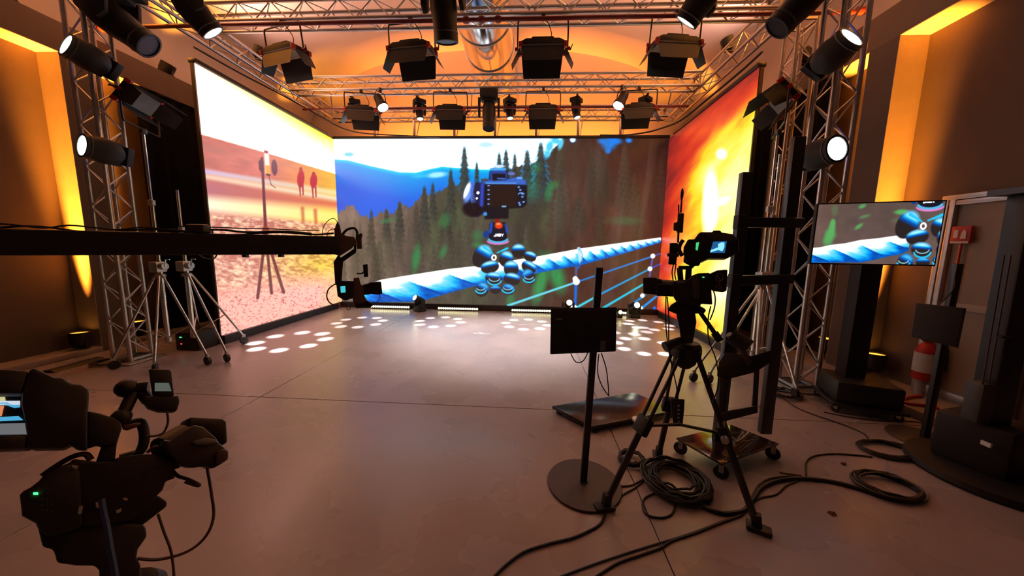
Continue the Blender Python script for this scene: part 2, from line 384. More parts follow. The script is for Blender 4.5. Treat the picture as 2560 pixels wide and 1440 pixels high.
def gorilla(p, X, Y, k):
    """ball-jointed tripod legs wrapped round the rope; X, Y map the artwork of the large wall"""
    def E(cx, cy, rx, ry, ang=0., hi=1.):
        rx, ry = rx * 1.16, ry * 1.16
        p.ell(X(cx), Y(cy), rx * k, ry * k, rgb(44, 35, 36), ang)
        p.ell(X(cx), Y(cy), rx * k * .98, ry * k * .98, rgb(8, 80, 190), ang, .2, 1, .02)
        p.ell(X(cx), Y(cy), rx * k * .92, ry * k * .92, CYA, ang, .4, .5 + .5 * hi, .28)
        p.ell(X(cx), Y(cy), rx * k * .85, ry * k * .85, rgb(215, 248, 255, 1.2), ang, .7, hi, .52)
    for a in ((1205, 641, 19, 26, .5, 1), (1296, 628, 15, 15), (1325, 642, 14, 11, .3), (1265, 648, 15, 17, .3), (1225, 668, 20, 13, -.2), (1278, 672, 16, 17), (1322, 668, 17, 12, .5), (1234, 696, 18, 13, .1), (1280, 698, 18, 13, .2),
              (1322, 692, 13, 17, -.4, .3), (1205, 724, 14, 16, .4, .3), (1270, 724, 14, 12, .3, .3), (1238, 724, 12, 9, 0, .3)): E(*a)
    for cx, cy, r in ((1236, 700, 17), (1270, 722, 15), (1202, 724, 13), (1322, 696, 14)):
        p.arc(X(cx), Y(cy), r * k, r * k * .72, 10, 170, 3.2 * k, CYA); p.arc(X(cx), Y(cy - 5), r * k * .8, r * k * .5, 10, 170, 1.6 * k, rgb(160, 235, 255))
    p.seg((X(1210), Y(618)), (X(1232), Y(634)), 7 * k, 3 * k, CYA); p.seg((X(1243), Y(632)), (X(1268), Y(621)), 3 * k, 6 * k, CYA)
    p.arc(X(1235), Y(644), 5 * k, 6 * k, 60, 400, 2.6 * k, WHT)
    p.poly([(X(a), Y(b)) for a, b in ((1224, 560), (1230, 556), (1262, 556), (1266, 562), (1268, 606), (1222, 606))], rgb(24, 22, 40), 1.5 * k)
    p.seg((X(1229), Y(560)), (X(1226), Y(580)), 7 * k, 7 * k, rgb(30, 80, 190), 2 * k); p.seg((X(1264), Y(562)), (X(1268), Y(580)), 5 * k, 6 * k, rgb(30, 80, 190), 2 * k)
    p.ell(X(1215), Y(586), 7 * k, 9 * k, rgb(20, 60, 150))
    p.arc(X(1245), Y(596), 24 * k, 10 * k, 15, 165, 5 * k, rgb(90, 190, 235)); p.arc(X(1245), Y(601), 27 * k, 9 * k, 15, 165, 3.6 * k, rgb(235, 130, 215))

def back_picture():
    p = Pic(620, 312, [[700.9062, -71.0201, 854.6], [-20.4109, -426.0722, 753.3], [-.0525, -.0602, 1.]])
    X, Y = p.X, p.Y; p.img[:] = rgb(240, 250, 255, 2.5)
    p.ell(1215, 362, 26, 9, rgb(205, 245, 255), 0, .9); p.ell(872, 386, 16, 7, rgb(140, 225, 250), 0, .9)
    # far ridges
    r1 = np.interp(X, [830, 870, 930, 1000, 1040, 1070, 1105, 1130, 1200], [398, 401, 416, 431, 432, 424, 417, 419, 424])
    d = np.clip((Y - r1) / 70, 0, 1)[..., None]; hill = np.array(rgb(0, 172, 250)) * (1 - d) + np.array(rgb(30, 104, 236)) * d
    lb = np.clip((920 - X) / 90, 0, 1)[..., None] * np.clip((Y - 420) / 90, 0, 1)[..., None] * .6; hill = hill * (1 - lb) + np.array(rgb(70, 84, 210)) * lb
    p.mix(np.clip((Y - r1) / 3 + .5, 0, 1), hill)
    p.mix(np.clip(1 - np.abs(Y - r1 - 3) / 7, 0, 1) * .8, rgb(20, 215, 255)); p.ell(1092, 437, 24, 7, rgb(170, 245, 255), -.1, .8); p.ell(1050, 440, 20, 5, rgb(60, 210, 255), -.1, .9, .7)
    # forest
    nz, nf = p.noise(26, 60, 1), p.noise(7, 14, 2)
    tl = np.interp(X, [830, 850, 880, 900, 930, 965, 985, 1000, 1020, 1045, 1060, 1085, 1110, 1127, 1145, 1165, 1190, 1230, 1270, 1330, 1360, 1400, 1415, 1680], [545, 530, 512, 540, 548, 526, 540, 500, 525, 505, 480, 490, 470, 455, 462, 450, 462, 440, 425, 410, 392, 356, 330, 330]) + (nf - .5) * 26
    cx = np.clip((X - 860) / 800, 0, 1)
    base = np.stack([np.interp(cx, [0, .12, .35, .6, .8, 1], c) for c in ([132, 118, 84, 72, 92, 78], [108, 98, 76, 62, 52, 40], [98, 86, 64, 52, 42, 32])], -1) / 255
    up = np.clip((470 - Y) / 120, 0, 1)[..., None] * np.clip((X - 1380) / 200, 0, 1)[..., None]; base = base * (1 - up * .45)
    low = np.clip((Y - 560) / 160, 0, 1)[..., None] * np.clip((X - 1300) / 200, 0, 1)[..., None]; base = base * (1 - low) + np.array(rgb(84, 46, 38)) * low
    base = base * (.78 + .44 * nz[..., None]) * (.9 + .2 * nf[..., None])
    base[..., 1] += .05 * np.clip((p.noise(40, 90, 9) - .5) * 4, 0, 1)
    p.mix(np.clip((Y - tl) / 5 + .5, 0, 1), base)
    rnd = random.Random(4)
    for i in range(70):
        x = rnd.uniform(850, 1660); y0 = float(np.interp(x, [850, 960, 1060, 1160, 1300, 1400, 1660], [515, 515, 480, 460, 430, 345, 335])) + rnd.uniform(0, 150); h_ = rnd.uniform(110, 190); g_ = rnd.uniform(.75, 1.2); red = np.clip((x - 1450) / 200, 0, 1)
        p.pine(x, y0, rnd.uniform(14, 26), y0 + h_, (.36 * g_ * (1 - .1 * red), .335 * g_ * (1 - .4 * red), .28 * g_ * (1 - .45 * red)), rnd.uniform(.35, .7), i * .37)
    for x, tp_, hw, bot in ((1161, 362, 18, 520), (1192, 404, 7, 480), (1248, 380, 12, 480), (1265, 371, 16, 500), (1287, 383, 8, 460), (1318, 370, 24, 540), (1352, 350, 28, 540), (1127, 418, 18, 580), (1061, 460, 20, 620), (1082, 453, 14, 580), (999, 500, 17, 620), (966, 520, 15, 620)):
        if tp_ < 410: p.pine(x, tp_ - 5, hw * 1.25, bot - 30, rgb(40, 160, 235), .7, x)
        p.pine(x, tp_, hw, bot, rgb(72, 74, 66), .92, x)
    for x, y, rx, ry in ((1374, 366, 10, 16), (1390, 352, 14, 9), (1368, 385, 8, 10), (1402, 360, 6, 14)): p.ell(x, y, rx, ry, rgb(90, 215, 255), .3, .8)
    for x, y, rx, ry in ((1522, 358, 18, 16), (1538, 352, 16, 8), (1505, 353, 10, 6), (1572, 351, 8, 6), (1520, 376, 7, 8), (1432, 350, 8, 6)): p.ell(x, y, rx, ry, rgb(20, 130, 245), .1, .9)
    p.ell(1432, 349, 6, 6, WHT, 0, .6)
    for x, y, rx, ry, a, s_ in ((1112, 552, 12, 18, .3, .5), (1108, 630, 7, 16, .4, .6), (1195, 590, 14, 14, .1, .45), (1192, 612, 12, 6, 0, .6), (1040, 646, 10, 32, .15, .75), (1372, 480, 9, 22, .2, .6), (1386, 462, 10, 10, 0, .5), (1352, 706, 14, 48, .25, .95), (1392, 690, 18, 40, -.3, .9), (1276, 752, 9, 22, .1, .6), (1340, 420, 12, 14, 0, .4), (1330, 470, 16, 30, 0, .3), (968, 552, 20, 6, -.2, .45), (1560, 552, 40, 10, 0, .3), (1360, 640, 20, 14, 0, .35)):
        p.ell(x, y, rx, ry, rgb(58, 150, 82), a, 1., s_)
    p.mix(np.clip((p.noise(9, 16, 5) - .62) * 6, 0, 1) * np.clip(1 - np.abs(X - 1370) / 60, 0, 1) * np.clip((Y - 650) / 30, 0, 1) * .8, rgb(30, 190, 70))
    # soft vertical trunks on the right
    p.mix(np.clip((p.noise(34, 400, 6, .12) - .55) * 5, 0, 1) * np.clip((X - 1380) / 120, 0, 1) * .35, rgb(116, 96, 84))
    # railing cables and posts
    for a, b, w0, w1, c in (((1270, 764), (1442, 705), 6, 5, rgb(110, 220, 245)), ((1442, 705), (1634, 640), 4, 4, rgb(40, 130, 225)), ((1436, 772), (1500, 736), 6, 5, rgb(70, 215, 235)), ((1500, 736), (1625, 672), 5, 4, rgb(25, 160, 230)), ((1625, 672), (1650, 660), 4, 3, rgb(50, 90, 210)), ((1634, 640), (1652, 634), 3, 3, rgb(70, 90, 200)),
                            ((1506, 771), (1606, 712), 6, 5, rgb(40, 200, 235)), ((1586, 756), (1612, 738), 5, 5, rgb(20, 140, 235)), ((1602, 772), (1642, 740), 6, 5, rgb(20, 150, 245)), ((1440, 705), (1438, 765), 7, 6, rgb(20, 110, 230)), ((1441, 660), (1440, 700), 5, 5, rgb(95, 90, 150)), ((1632, 640), (1624, 690), 4, 4, rgb(90, 95, 190))): p.seg(a, b, w0, w1, c)
    for x, y, r in ((1441, 704, 8), (1438, 697, 6), (1632, 640, 5.5), (1625, 672, 5.5), (1437, 768, 5), (1427, 766, 4), (1606, 739, 5), (1602, 771, 5)): p.ell(x, y, r, r, WHT, 0, .4)
    p.ell(1636, 770, 4, 4, BLU, 0, .4)
    rope(p, [(900, 716), (955, 699), (1037, 686), (1120, 673), (1194, 665), (1335, 643), (1447, 622), (1650, 594)], [(900, 756), (1047, 754), (1125, 732), (1200, 712), (1352, 681), (1453, 663), (1560, 634), (1650, 607)], lambda x: np.interp(x, [900, 1000, 1100, 1200, 1350, 1450, 1640], [150, 120, 95, 75, 44, 32, 15]), 905, 1652, 1.15)
    p.seg((1447, 622), (1452, 656), 9, 8, rgb(210, 240, 255)); p.arc(1444, 640, 12, 18, -80, 60, 3, rgb(120, 200, 235)); p.seg((1455, 655), (1444, 672), 5, 4, rgb(30, 100, 200))
    gorilla(p, lambda x: x, lambda y: y, 1.)
    p.seg((1244, 546), (1243, 556), 12, 11, rgb(150, 30, 20)); p.ell(1247, 564, 10, 8, rgb(235, 60, 20), 0, .4); p.ell(1246, 560, 6, 3, rgb(255, 150, 80), 0, .9); p.text('JOBY', 1235.5, 585, 5.6, 1.7, WHT)
    # the camera on top
    dk = rgb(26, 22, 30)
    p.poly([(1156, 488), (1162, 470), (1172, 459), (1196, 455), (1212, 462), (1212, 530), (1196, 542), (1176, 540), (1160, 520)], rgb(30, 32, 66), 2)
    p.ell(1172, 482, 9, 26, rgb(120, 160, 245), .35, .6); p.ell(1167, 476, 5, 18, WHT, .35, .8); p.arc(1190, 490, 12, 34, 110, 250, 4, rgb(70, 110, 225))
    for i in range(6): p.seg((1178 + i * .9, 486 + i * 4.4), (1184 + i * .9, 484 + i * 4.4), 1.8, 1.8, rgb(110, 140, 235), .8)
    p.ell(1182, 524, 26, 18, rgb(30, 16, 20), .1, .4, .9)
    p.poly([(1203, 455), (1222, 449), (1224, 430), (1230, 420), (1244, 415), (1262, 417), (1269, 430), (1271, 447), (1296, 441), (1312, 448), (1318, 462), (1317, 510), (1308, 519), (1272, 522), (1271, 546), (1212, 548), (1207, 520), (1200, 500)], dk, 2)
    p.poly([(1203, 455), (1226, 449), (1268, 448), (1296, 441), (1314, 450), (1317, 462), (1212, 460)], rgb(60, 105, 205), 2.5); p.seg((1216, 458), (1290, 458), 3, 3, rgb(95, 165, 240))
    p.poly([(1224, 432), (1231, 421), (1260, 420), (1268, 432), (1268, 450), (1226, 450)], rgb(44, 70, 160), 2.5); p.poly([(1230, 434), (1264, 434), (1264, 450), (1232, 452)], dk, 1.5); p.seg((1244, 446), (1262, 447), 3, 3, rgb(70, 120, 230))
    p.seg((1228, 423), (1262, 423), 7, 7, rgb(70, 170, 240)); p.ell(1246, 416, 16, 4, rgb(215, 240, 255), 0, .6); p.ell(1279, 434, 9, 4, rgb(100, 120, 200)); p.ell(1299, 445, 8, 3, rgb(110, 170, 240))
    p.seg((1206, 462), (1204, 512), 9, 9, rgb(52, 70, 190), 2); p.ell(1195, 482, 3.5, 3.5, WHT, 0, .6); p.ell(1192, 496, 2.6, 2.6, WHT, 0, .6)
    p.poly([(1219, 462), (1291, 462), (1292, 517), (1221, 517)], rgb(42, 26, 22), 1.5)
    for y in (464, 475, 486, 498, 510): p.seg((1220, y), (1223, y), 3, 3, rgb(120, 165, 250), .7)
    for x, y in ((1297, 468), (1301, 475), (1305, 484), (1306, 492), (1298, 507), (1309, 505), (1300, 512)): p.ell(x, y, 3, 2.4, rgb(110, 160, 250), 0, .6)
    p.arc(1303, 486, 7, 4, 180, 360, 2, rgb(120, 170, 250)); p.seg((1256, 516), (1264, 516), 3.5, 3.5, rgb(130, 200, 255)); p.ell(1213, 535, 5, 5, rgb(60, 150, 235), 0, .5)
    return p

def left_picture():
    p = Pic(300, 330, [[844.0819, -116.3761, 554.2], [393.8366, -697.2048, 838.7], [.6362, -.0988, 1.]]); X, Y = p.X, p.Y
    top = np.interp(X, [480, 840], [158, 347]); k = np.clip((X - 480) / 360, 0, 1); p.img[:] = rgb(255, 186, 168, 3.9)
    # yellow warmth along the upper edge
    wy = np.clip(1 - (Y - top) / (14 + 60 * k), 0, 1) * (.25 + .9 * k); p.mix(wy, rgb(255, 246, 60, 1.15))
    hl = np.interp(X, [500, 520, 650, 700, 760, 850], [335, 340, 377, 392, 411, 438])
    d = Y - hl; nz = p.noise(40, 12, 1, .2)
    hill = np.stack([np.interp(k, [0, .5, .75, 1], c) for c in ([206, 232, 246, 255], [116, 124, 150, 196], [104, 106, 84, 20])], -1) / 255 * (.9 + .2 * nz[..., None])
    p.mix(np.clip(d / 3 + .5, 0, 1), hill); p.ell(530, 372, 34, 8, rgb(196, 118, 108), .3, .9, .7)
    # shore lines
    def band(o0, o1, th0, th1, cl, cr, a=1.):
        y = np.interp(X, [510, 850], [o0, o1]); th = np.interp(X, [510, 850], [th0, th1]); col = np.array(cl) * (1 - k[..., None]) + np.array(cr) * k[..., None]; p.mix(np.clip(1.3 - np.abs(Y - y) / th, 0, 1) * a, col)
    band(432, 508, 12, 12, rgb(228, 150, 140), rgb(255, 170, 60)); band(428, 484, 7, 9, rgb(220, 190, 245), rgb(255, 236, 160), .9); band(441, 500, 8, 9, rgb(255, 205, 180), rgb(255, 238, 190))
    band(470, 516, 22, 14, rgb(196, 120, 138), rgb(236, 120, 60), .95); band(510, 545, 23, 25, rgb(255, 246, 225, 1.1), rgb(255, 236, 120, 1.1))
    # rippled water, pebbles
    w_ = np.interp(X, [520, 850], [536, 560]); dw = np.clip((Y - w_) / 8 + .5, 0, 1)
    n1 = p.noise(16, 6, 4, .15); n2 = p.noise(7, 4, 5, .1); mixv = np.clip((n1 * .7 + n2 * .5 - .42) * 2.4, 0, 1)[..., None]
    water = np.array(rgb(206, 122, 108)) * (1 - mixv) + np.array(rgb(255, 226, 186, 1.15)) * mixv; yl = (np.clip((X - 640) / 160, 0, 1) * np.clip(1 - np.abs(Y - 660) / 120, 0, 1))[..., None]
    water = water * (1 - yl * .8) + (np.array(rgb(255, 214, 70, 1.15)) * (.72 + .45 * mixv)) * yl * .8; p.mix(dw, water)
    peb = np.interp(X, [535, 850], [735, 690]); dp = np.clip((Y - peb) / 50 + .5, 0, 1); n3 = p.noise(4.5, 2.6, 8, -.2); dk_ = np.clip((n3 - .5) * 5, 0, 1)[..., None]
    pb = np.array(rgb(255, 182, 166, 1.25)) * (1 - dk_) + np.array(rgb(206, 112, 104)) * dk_; gl = np.clip((X - 790) / 60, 0, 1)[..., None] * .5; p.mix(dp, pb * (1 - gl) + np.array(rgb(255, 224, 120)) * gl)
    # walkers and their reflections
    for x, y, hgt in ((752, 455, 36), (784, 460, 30)):
        p.ell(x, y - hgt + 4, 4, 5, rgb(196, 60, 40)); p.ell(x, y - 8, 9, hgt * .62, rgb(206, 54, 38), .06, .3); p.seg((x - 3, y + 8), (x - 1, y + 34), 4, 3, rgb(190, 60, 40)); p.seg((x + 5, y + 8), (x + 6, y + 32), 4, 3, rgb(190, 60, 40)); p.seg((x + 4, y + 66), (x + 6, y + 98), 10, 8, rgb(214, 110, 60), 3, .8)
    # microphone on its stand
    pk = rgb(116, 52, 62); p.seg((655, 395), (664, 572), 6, 8, rgb(126, 60, 56)); p.poly([(646, 405), (652, 396), (658, 402), (660, 424), (654, 432), (648, 424)], pk); p.poly([(660, 378), (672, 382), (675, 432), (664, 434)], rgb(255, 240, 225, 1.1)); p.poly([(660, 374), (671, 377), (671, 384), (660, 382)], rgb(170, 60, 80)); p.poly([(663, 413), (674, 414), (676, 435), (666, 436)], rgb(250, 170, 60)); p.seg((667, 436), (674, 438), 4, 4, rgb(70, 36, 60))
    p.ell(686, 419, 7.5, 20, rgb(128, 58, 70), -.06); p.seg((672, 440), (678, 462), 1.6, 1.6, pk, .8); p.seg((678, 462), (689, 470), 1.6, 1.6, pk, .8)
    p.ell(664, 577, 9, 12, rgb(140, 66, 50))
    for q in ((644, 745), (679, 733), (709, 731)): p.seg((664, 585), q, 7, 8, rgb(124, 60, 56))
    return p

def right_picture():
    p = Pic(250, 330, [[-490.528, -74.1113, 1641.7], [-228.9246, -449.5073, 773.5], [-.3697, -.0631, 1.]]); X, Y = p.X, p.Y
    # flame: bright towards the lower right, red smoke towards the upper left, streaks along the diagonal
    st = p.noise(150, 30, 2, -.9); s2 = p.noise(60, 22, 5, -.9)
    d = (X - 1650) * .0052 + (Y - 360) * .0021 + (st - .5) * .62 + (s2 - .5) * .3
    d = d - np.clip((330 - Y) / 300, 0, 1) * 1.05 + np.clip(1 - np.hypot((X - 1790) / 110, (Y - 440) / 150), 0, 1) * .5
    d = d - .30 - np.clip((Y - 745) / 70, 0, 1) * .75 - np.clip((1680 - X) / 40, 0, 1) * .12
    stops = [(-.5, rgb(70, 30, 40)), (-.15, rgb(140, 36, 34)), (.1, rgb(214, 52, 32)), (.3, rgb(240, 84, 34)), (.48, rgb(255, 158, 40)), (.62, rgb(255, 224, 40)), (.85, rgb(255, 236, 90, 1.15)), (1.15, rgb(255, 222, 150, 1.6)), (1.5, rgb(255, 214, 176, 2.6))]
    p.img[:] = np.stack([np.interp(d, [a for a, _ in stops], [c[k] for _, c in stops]) for k in range(3)], -1)
    p.ell(1776, 520, 17, 62, rgb(255, 214, 190, 3.0), .06, .9); p.ell(1804, 385, 12, 12, WHT, .3, .9); p.ell(1808, 502, 16, 8, WHT, -.5, .9); p.ell(1775, 470, 14, 40, WHT, .1, 1.)
    return p

def led_wall(label, pic, P00, P10, P01, inward, strength, group='LED walls round the stage'):
    t = thing('video_screen', label, 'LED screen', tuple(V(P00) * .5 + V(P10) * .5 - V((0, 0, ZA))), group)
    P00, P10, P01 = V(P00), V(P10), V(P01); e = (P10 - P00).normalized(); inw = V(inward); L = (P10 - P00).length; H_ = (P01 - P00).length
    pic.build('led_face', P00, P10, P01, strength, t)
    tr = .24 if abs(inw.x) > .5 else -.02
    mid = (P00 + P10) / 2 - (V((0, .13, 0)) if tr > 0 else V()); rot = M((tuple(e), tuple(inw), (0, 0, 1))).transposed()
    G().box(mid - inw * .035 + V((0, 0, H_ / 2)), (L - max(tr, 0), .05, H_), rot).obj('cabinet_back', BLK, t)
    G().box(mid - inw * .02 + V((0, 0, -.069)), (L - tr, .16, .134), rot).obj('plinth', mat('plinth_black', (.022, .014, .016), .5), t)
    G().box(mid + inw * -.03 + V((0, 0, H_ + .035)), (L - tr, .12, .06), rot).obj('top_rail', BLKS, t, bevel=.01)
    n = int(round(L / .5))
    for i in range(n + 1):
        q = P00 + e * min(max(L * i / n, .3), L - .3) - inw * .12; G().bar(q - V((0, 0, ZA)), q + V((0, 0, H_)), .04, .04, inw).obj('support_post', BLKS, t)
    return t
led_wall('wide LED wall at the back showing a camera on a twisted rope before a forest', back_picture(), (XA, YD, ZA), (XB, YD, ZA), (XA, YD, ZT), (0, -1, 0), 1.0)
led_wall('left LED wall showing a pale sunset beach with a microphone stand', left_picture(), (XA, YLN, ZA), (XA, YD, ZA), (XA, YLN, ZT), (1, 0, 0), 1.0)
led_wall('right LED wall showing red and yellow flames', right_picture(), (XB, YD, ZA), (XB, YRN, ZA), (XB, YD, ZT), (-1, 0, 0), 1.0)
# ================================================================== RIG
CH = .12; ZR = 4.84                                # half distance of the chords, height of the truss axis
BR = G().lathe([(.0085, 0), (.0085, 1)], (0, 0, 0), (0, 0, 1), 6).mesh('brace'); BR.materials.append(ALU)
def truss(name, label, p, q, group, bay=.245, plates=True):
    p, q = V(p), V(q); t = thing(name, label, 'truss', tuple(p), group); d = (q - p).normalized(); L = (q - p).length
    a = V((0, 0, 1)) if abs(d.z) < .5 else V((0, 1, 0)); u = d.cross(a).normalized(); v = u.cross(d).normalized()
    cs = [u * i * CH + v * j * CH for i, j in ((-1, -1), (1, -1), (1, 1), (-1, 1))]
    for c in cs: G().cyl(p + c, q + c, .025, n=12).obj('chord', ALU, t)
    n = max(2, int(round((L - .1) / bay))); st = (L - .1) / n
    for f in range(4):
        c0, c1 = cs[f], cs[(f + 1) % 4]
        for i in range(n):
            s0, s1 = (c0, c1) if (i + f) % 2 else (c1, c0)
            A = p + d * (.05 + i * st) + s0; B = p + d * (.05 + (i + 1) * st) + s1
            o = link('brace', BR, None, t); o.location = A; o.scale = (1, 1, (B - A).length); o.rotation_euler = (B - A).to_track_quat('Z', 'Y').to_euler()
    if plates:
        for e in (p, q):
            s = 1 if e == p else -1; g = G()
            for f in range(4): g.bar(e + cs[f] + d * s * .02, e + cs[(f + 1) % 4] + d * s * .02, .03, .03, d)
            g.obj('end_frame', ALU, t)
    return t
GT = 'aluminium trusses of the lighting rig'
SL, SR_ = -5.12, 3.30
truss('cross_truss', 'aluminium truss across the stage carrying the front row of panel lights', (SL + .14, 4.87, ZR), (SR_ - .14, 4.87, ZR), GT)
truss('cross_truss', 'aluminium truss across the stage carrying the second row of panel lights', (SL + .14, 6.87, ZR), (SR_ - .14, 6.87, ZR), GT)
truss('cross_truss', 'rearmost aluminium truss right above the wide LED wall', (SL + .14, 8.32, ZR), (SR_ - .14, 8.32, ZR), GT)
truss('cross_truss', 'foremost aluminium truss joining the two towers overhead', (-5.2, 3.9, ZR), (3.06, 3.87, ZR), GT)
truss('side_truss', 'aluminium truss running above the left LED wall', (SL, 4.1, ZR), (SL, 8.5, ZR), GT)
truss('side_truss', 'aluminium truss running above the right LED wall', (SR_, 4.1, ZR), (SR_, 8.5, ZR), GT)
GTW = 'truss towers'
TL, TR, TB = (-5.36, 3.92), (3.21, 3.86), (3.62, 5.02)
truss('truss_tower', 'aluminium truss tower left of the stage with two moving heads', (*TL, .03), (*TL, 4.98), GTW)
truss('truss_tower', 'aluminium truss tower right of the stage behind the large monitor', (*TR, .03), (*TR, 4.98), GTW)
truss('truss_tower', 'slim truss tower standing behind the near edge of the right LED wall', (*TB, .03), (*TB, 4.7), GTW)
for lab, (x, y) in (('steel foot plate under the left truss tower', TL), ('steel foot plate under the right truss tower', TR), ('steel foot plate under the tower behind the right LED wall', TB)):
    t = thing('tower_foot', lab, 'foot plate', (x, y, 0), 'foot plates of the towers')
    G().box((x, y, .012), (.44, .44, .016)).obj('plate', STEEL, t, bevel=.004)
    for i in (-1, 1):
        for j in (-1, 1): G().cyl((x + i * CH, y + j * CH, .015), (x + i * CH, y + j * CH, .029), .034).obj('socket', STEEL, t)
for i, x in enumerate((-3.93, -2.93, -1.93, -.93, .07, 1.07, 2.07)):   # hangers between the rear truss and the wide LED wall
    t = thing('screen_hanger', ['first', 'second', 'third', 'fourth', 'fifth', 'sixth', 'seventh'][i] + ' steel hanger from the left above the wide LED wall', 'hanger', (x, 8.2, 4.22), 'hangers above the wide LED wall')
    G().box((x, 8.2, 4.47), (.06, .05, .5)).obj('strap', ALU, t, bevel=.006); G().cyl((x + .05, 8.19, 4.24), (x + .12, 8.3, 4.72), .012, n=8).obj('strut', ALU, t); G().box((x, 8.2, 4.7), (.1, .1, .05)).obj('clamp', STEEL, t, bevel=.01)
# dark red pipes across the hall
g = G(); g.cyl((-6.18, 4.64, 4.60), (4.08, 4.68, 4.60), .026, n=14); fp = thing('lighting_pipe', 'long dark red pipe under the front cross truss', 'pipe', (0, 4.66, 4.60), 'dark red pipes')
g.obj('pipe', REDP, fp)
for x in (-6.15, 4.05): G().cyl((x - .05, 4.66, 4.60), (x + .05, 4.66, 4.60), .045, n=12).obj('end_socket', REDP, fp)
for x in (-.93, -.72, -.50): G().lathe([(.026, -.05), (.042, -.02), (.042, .02), (.026, .05)], (x, 4.66, 4.60), (1, 0, 0), 14).obj('coupler', REDP, fp)
rp = thing('lighting_pipe', 'dark red pipe carrying the small moving heads of the second row', 'pipe', (0, 7.0, 4.475), 'dark red pipes')
G().cyl((-4.95, 7.06, 4.47), (3.1, 7.06, 4.47), .024, n=12).obj('pipe', REDP, rp)
for x in (-4.3, -1.3, 2.7): G().cyl((x, 7.06, 4.47), (x + .02, 7.0, 4.72), .012, n=8).obj('hanger', STEEL, rp)
# ---- panel lights with barn doors
def panel_light(name_label='x', piv=(0, 0, -.40), tilt=None, yoke=1):
    """soft panel on a yoke; piv = tilting axis, tilt = turn of the housing about it, yoke = +1 hung, -1 standing"""
    piv = V(piv); t = thing('panel_light', name_label, 'stage light'); tilt = tilt or M.Identity(3)
    def P(g, name, m, bevel=0): g.v = [tuple(piv + tilt @ (V(q) + V((0, 0, .40)))) for q in g.v]; return g.obj(name, m, t, bevel=bevel)
    hw = .34; up = V((0, 0, yoke)); sx = tilt @ V((1, 0, 0)); sx.z = 0; sx.normalize()
    q = lambda x, h: piv + sx * x + up * h
    G().tube(smooth_path([q(-hw, 0), q(-hw, .2), q(-hw + .01, .33), q(-hw + .06, .345), q(0, .345), q(hw - .06, .345), q(hw - .01, .33), q(hw, .2), q(hw, 0)], 4), .011, 8).obj('yoke', BLKS, t)
    G().box(q(0, .37), (.05, .06, .07)).obj('clamp', BLKS, t, bevel=.006)
    P(G().prism([(-.30, -.13, -.42), (.30, -.13, -.42), (.30, -.13, -.36), (.22, -.13, -.325), (-.22, -.13, -.325), (-.30, -.13, -.36)], (0, .26, 0)), 'housing', BLKM, .012)
    P(G().prism([(-.17, -.08, -.33), (.17, -.08, -.33), (.14, -.08, -.285), (-.14, -.08, -.285)], (0, .16, 0)), 'driver_box', BLKM, .008)
    P(G().box((0, -.136, -.41), (.56, .012, .014)), 'edge_strip', GREY)
    for i in (-1, 1):
        for j in (-1, 1): P(G().box((i * .295, j * .125, -.40), (.05, .05, .065)), 'corner_cap', RED, .008)
        P(G().cyl((i * .33, 0, -.40), (i * .375, 0, -.40), .022, n=10), 'knob', RED)
    P(G().prism([(.37, .0, -.41), (.40, -.03, -.36), (.41, -.04, -.36), (.385, .0, -.42)], (0, .02, 0)), 'lever', BLKS)
    P(G().box((0, 0, -.424), (.54, .22, .008)), 'diffuser', mat('panel_diffuser_off', (.25, .24, .22), .5))
    FL = mat('barn_door_black', (.02, .018, .017), .5)
    P(G().prism([(-.29, -.135, -.42), (.29, -.135, -.42), (.25, -.17, -.60), (-.25, -.17, -.60)], (0, .004, 0)), 'barn_door', FL)
    P(G().prism([(-.29, .135, -.42), (.29, .135, -.42), (.26, .16, -.71), (-.26, .16, -.71)], (0, -.004, 0)), 'barn_door', FL)
    for e in (-1, 1): P(G().prism([(e * .305, -.12, -.42), (e * .305, .12, -.42), (e * .42, .09, -.62), (e * .42, -.09, -.62)], (-e * .004, 0, 0)), 'barn_door', FL)
    if yoke > 0: G().tube(smooth_path([(.1, .05, -.3), (.12, .06, -.2), (.08, .04, -.1), (.02, .03, -.02)], 4), .006, 5).obj('power_cable', RUB, t)
    return t, None
pan, pl = panel_light()
GP = 'panel lights with barn doors'
side = ['leftmost', 'second from the left', 'third from the left', 'rightmost']
for i, (x, rz, tx) in enumerate(((-3.58, -.25, .12), (-1.72, -.12, .1), (.10, .0, .1), (1.86, .12, .1))):
    lab = f'black panel light with barn doors, {side[i]} of the front row'
    if i == 0: pan.location = (x, 4.75, 4.70); pan.rotation_euler = (tx, 0, rz); pan['label'] = lab; pan['group'] = GP
    else: dup(pan, (x, 4.75, 4.70), (tx, 0, rz), lab, GP)
for i, (x, rz) in enumerate(((-3.49, .15), (-1.67, .05), (.18, .0), (2.02, -.1))):
    dup(pan, (x, 6.75, 4.70), (.1, 0, rz), f'black panel light with barn doors, {side[i]} of the rear row', GP)
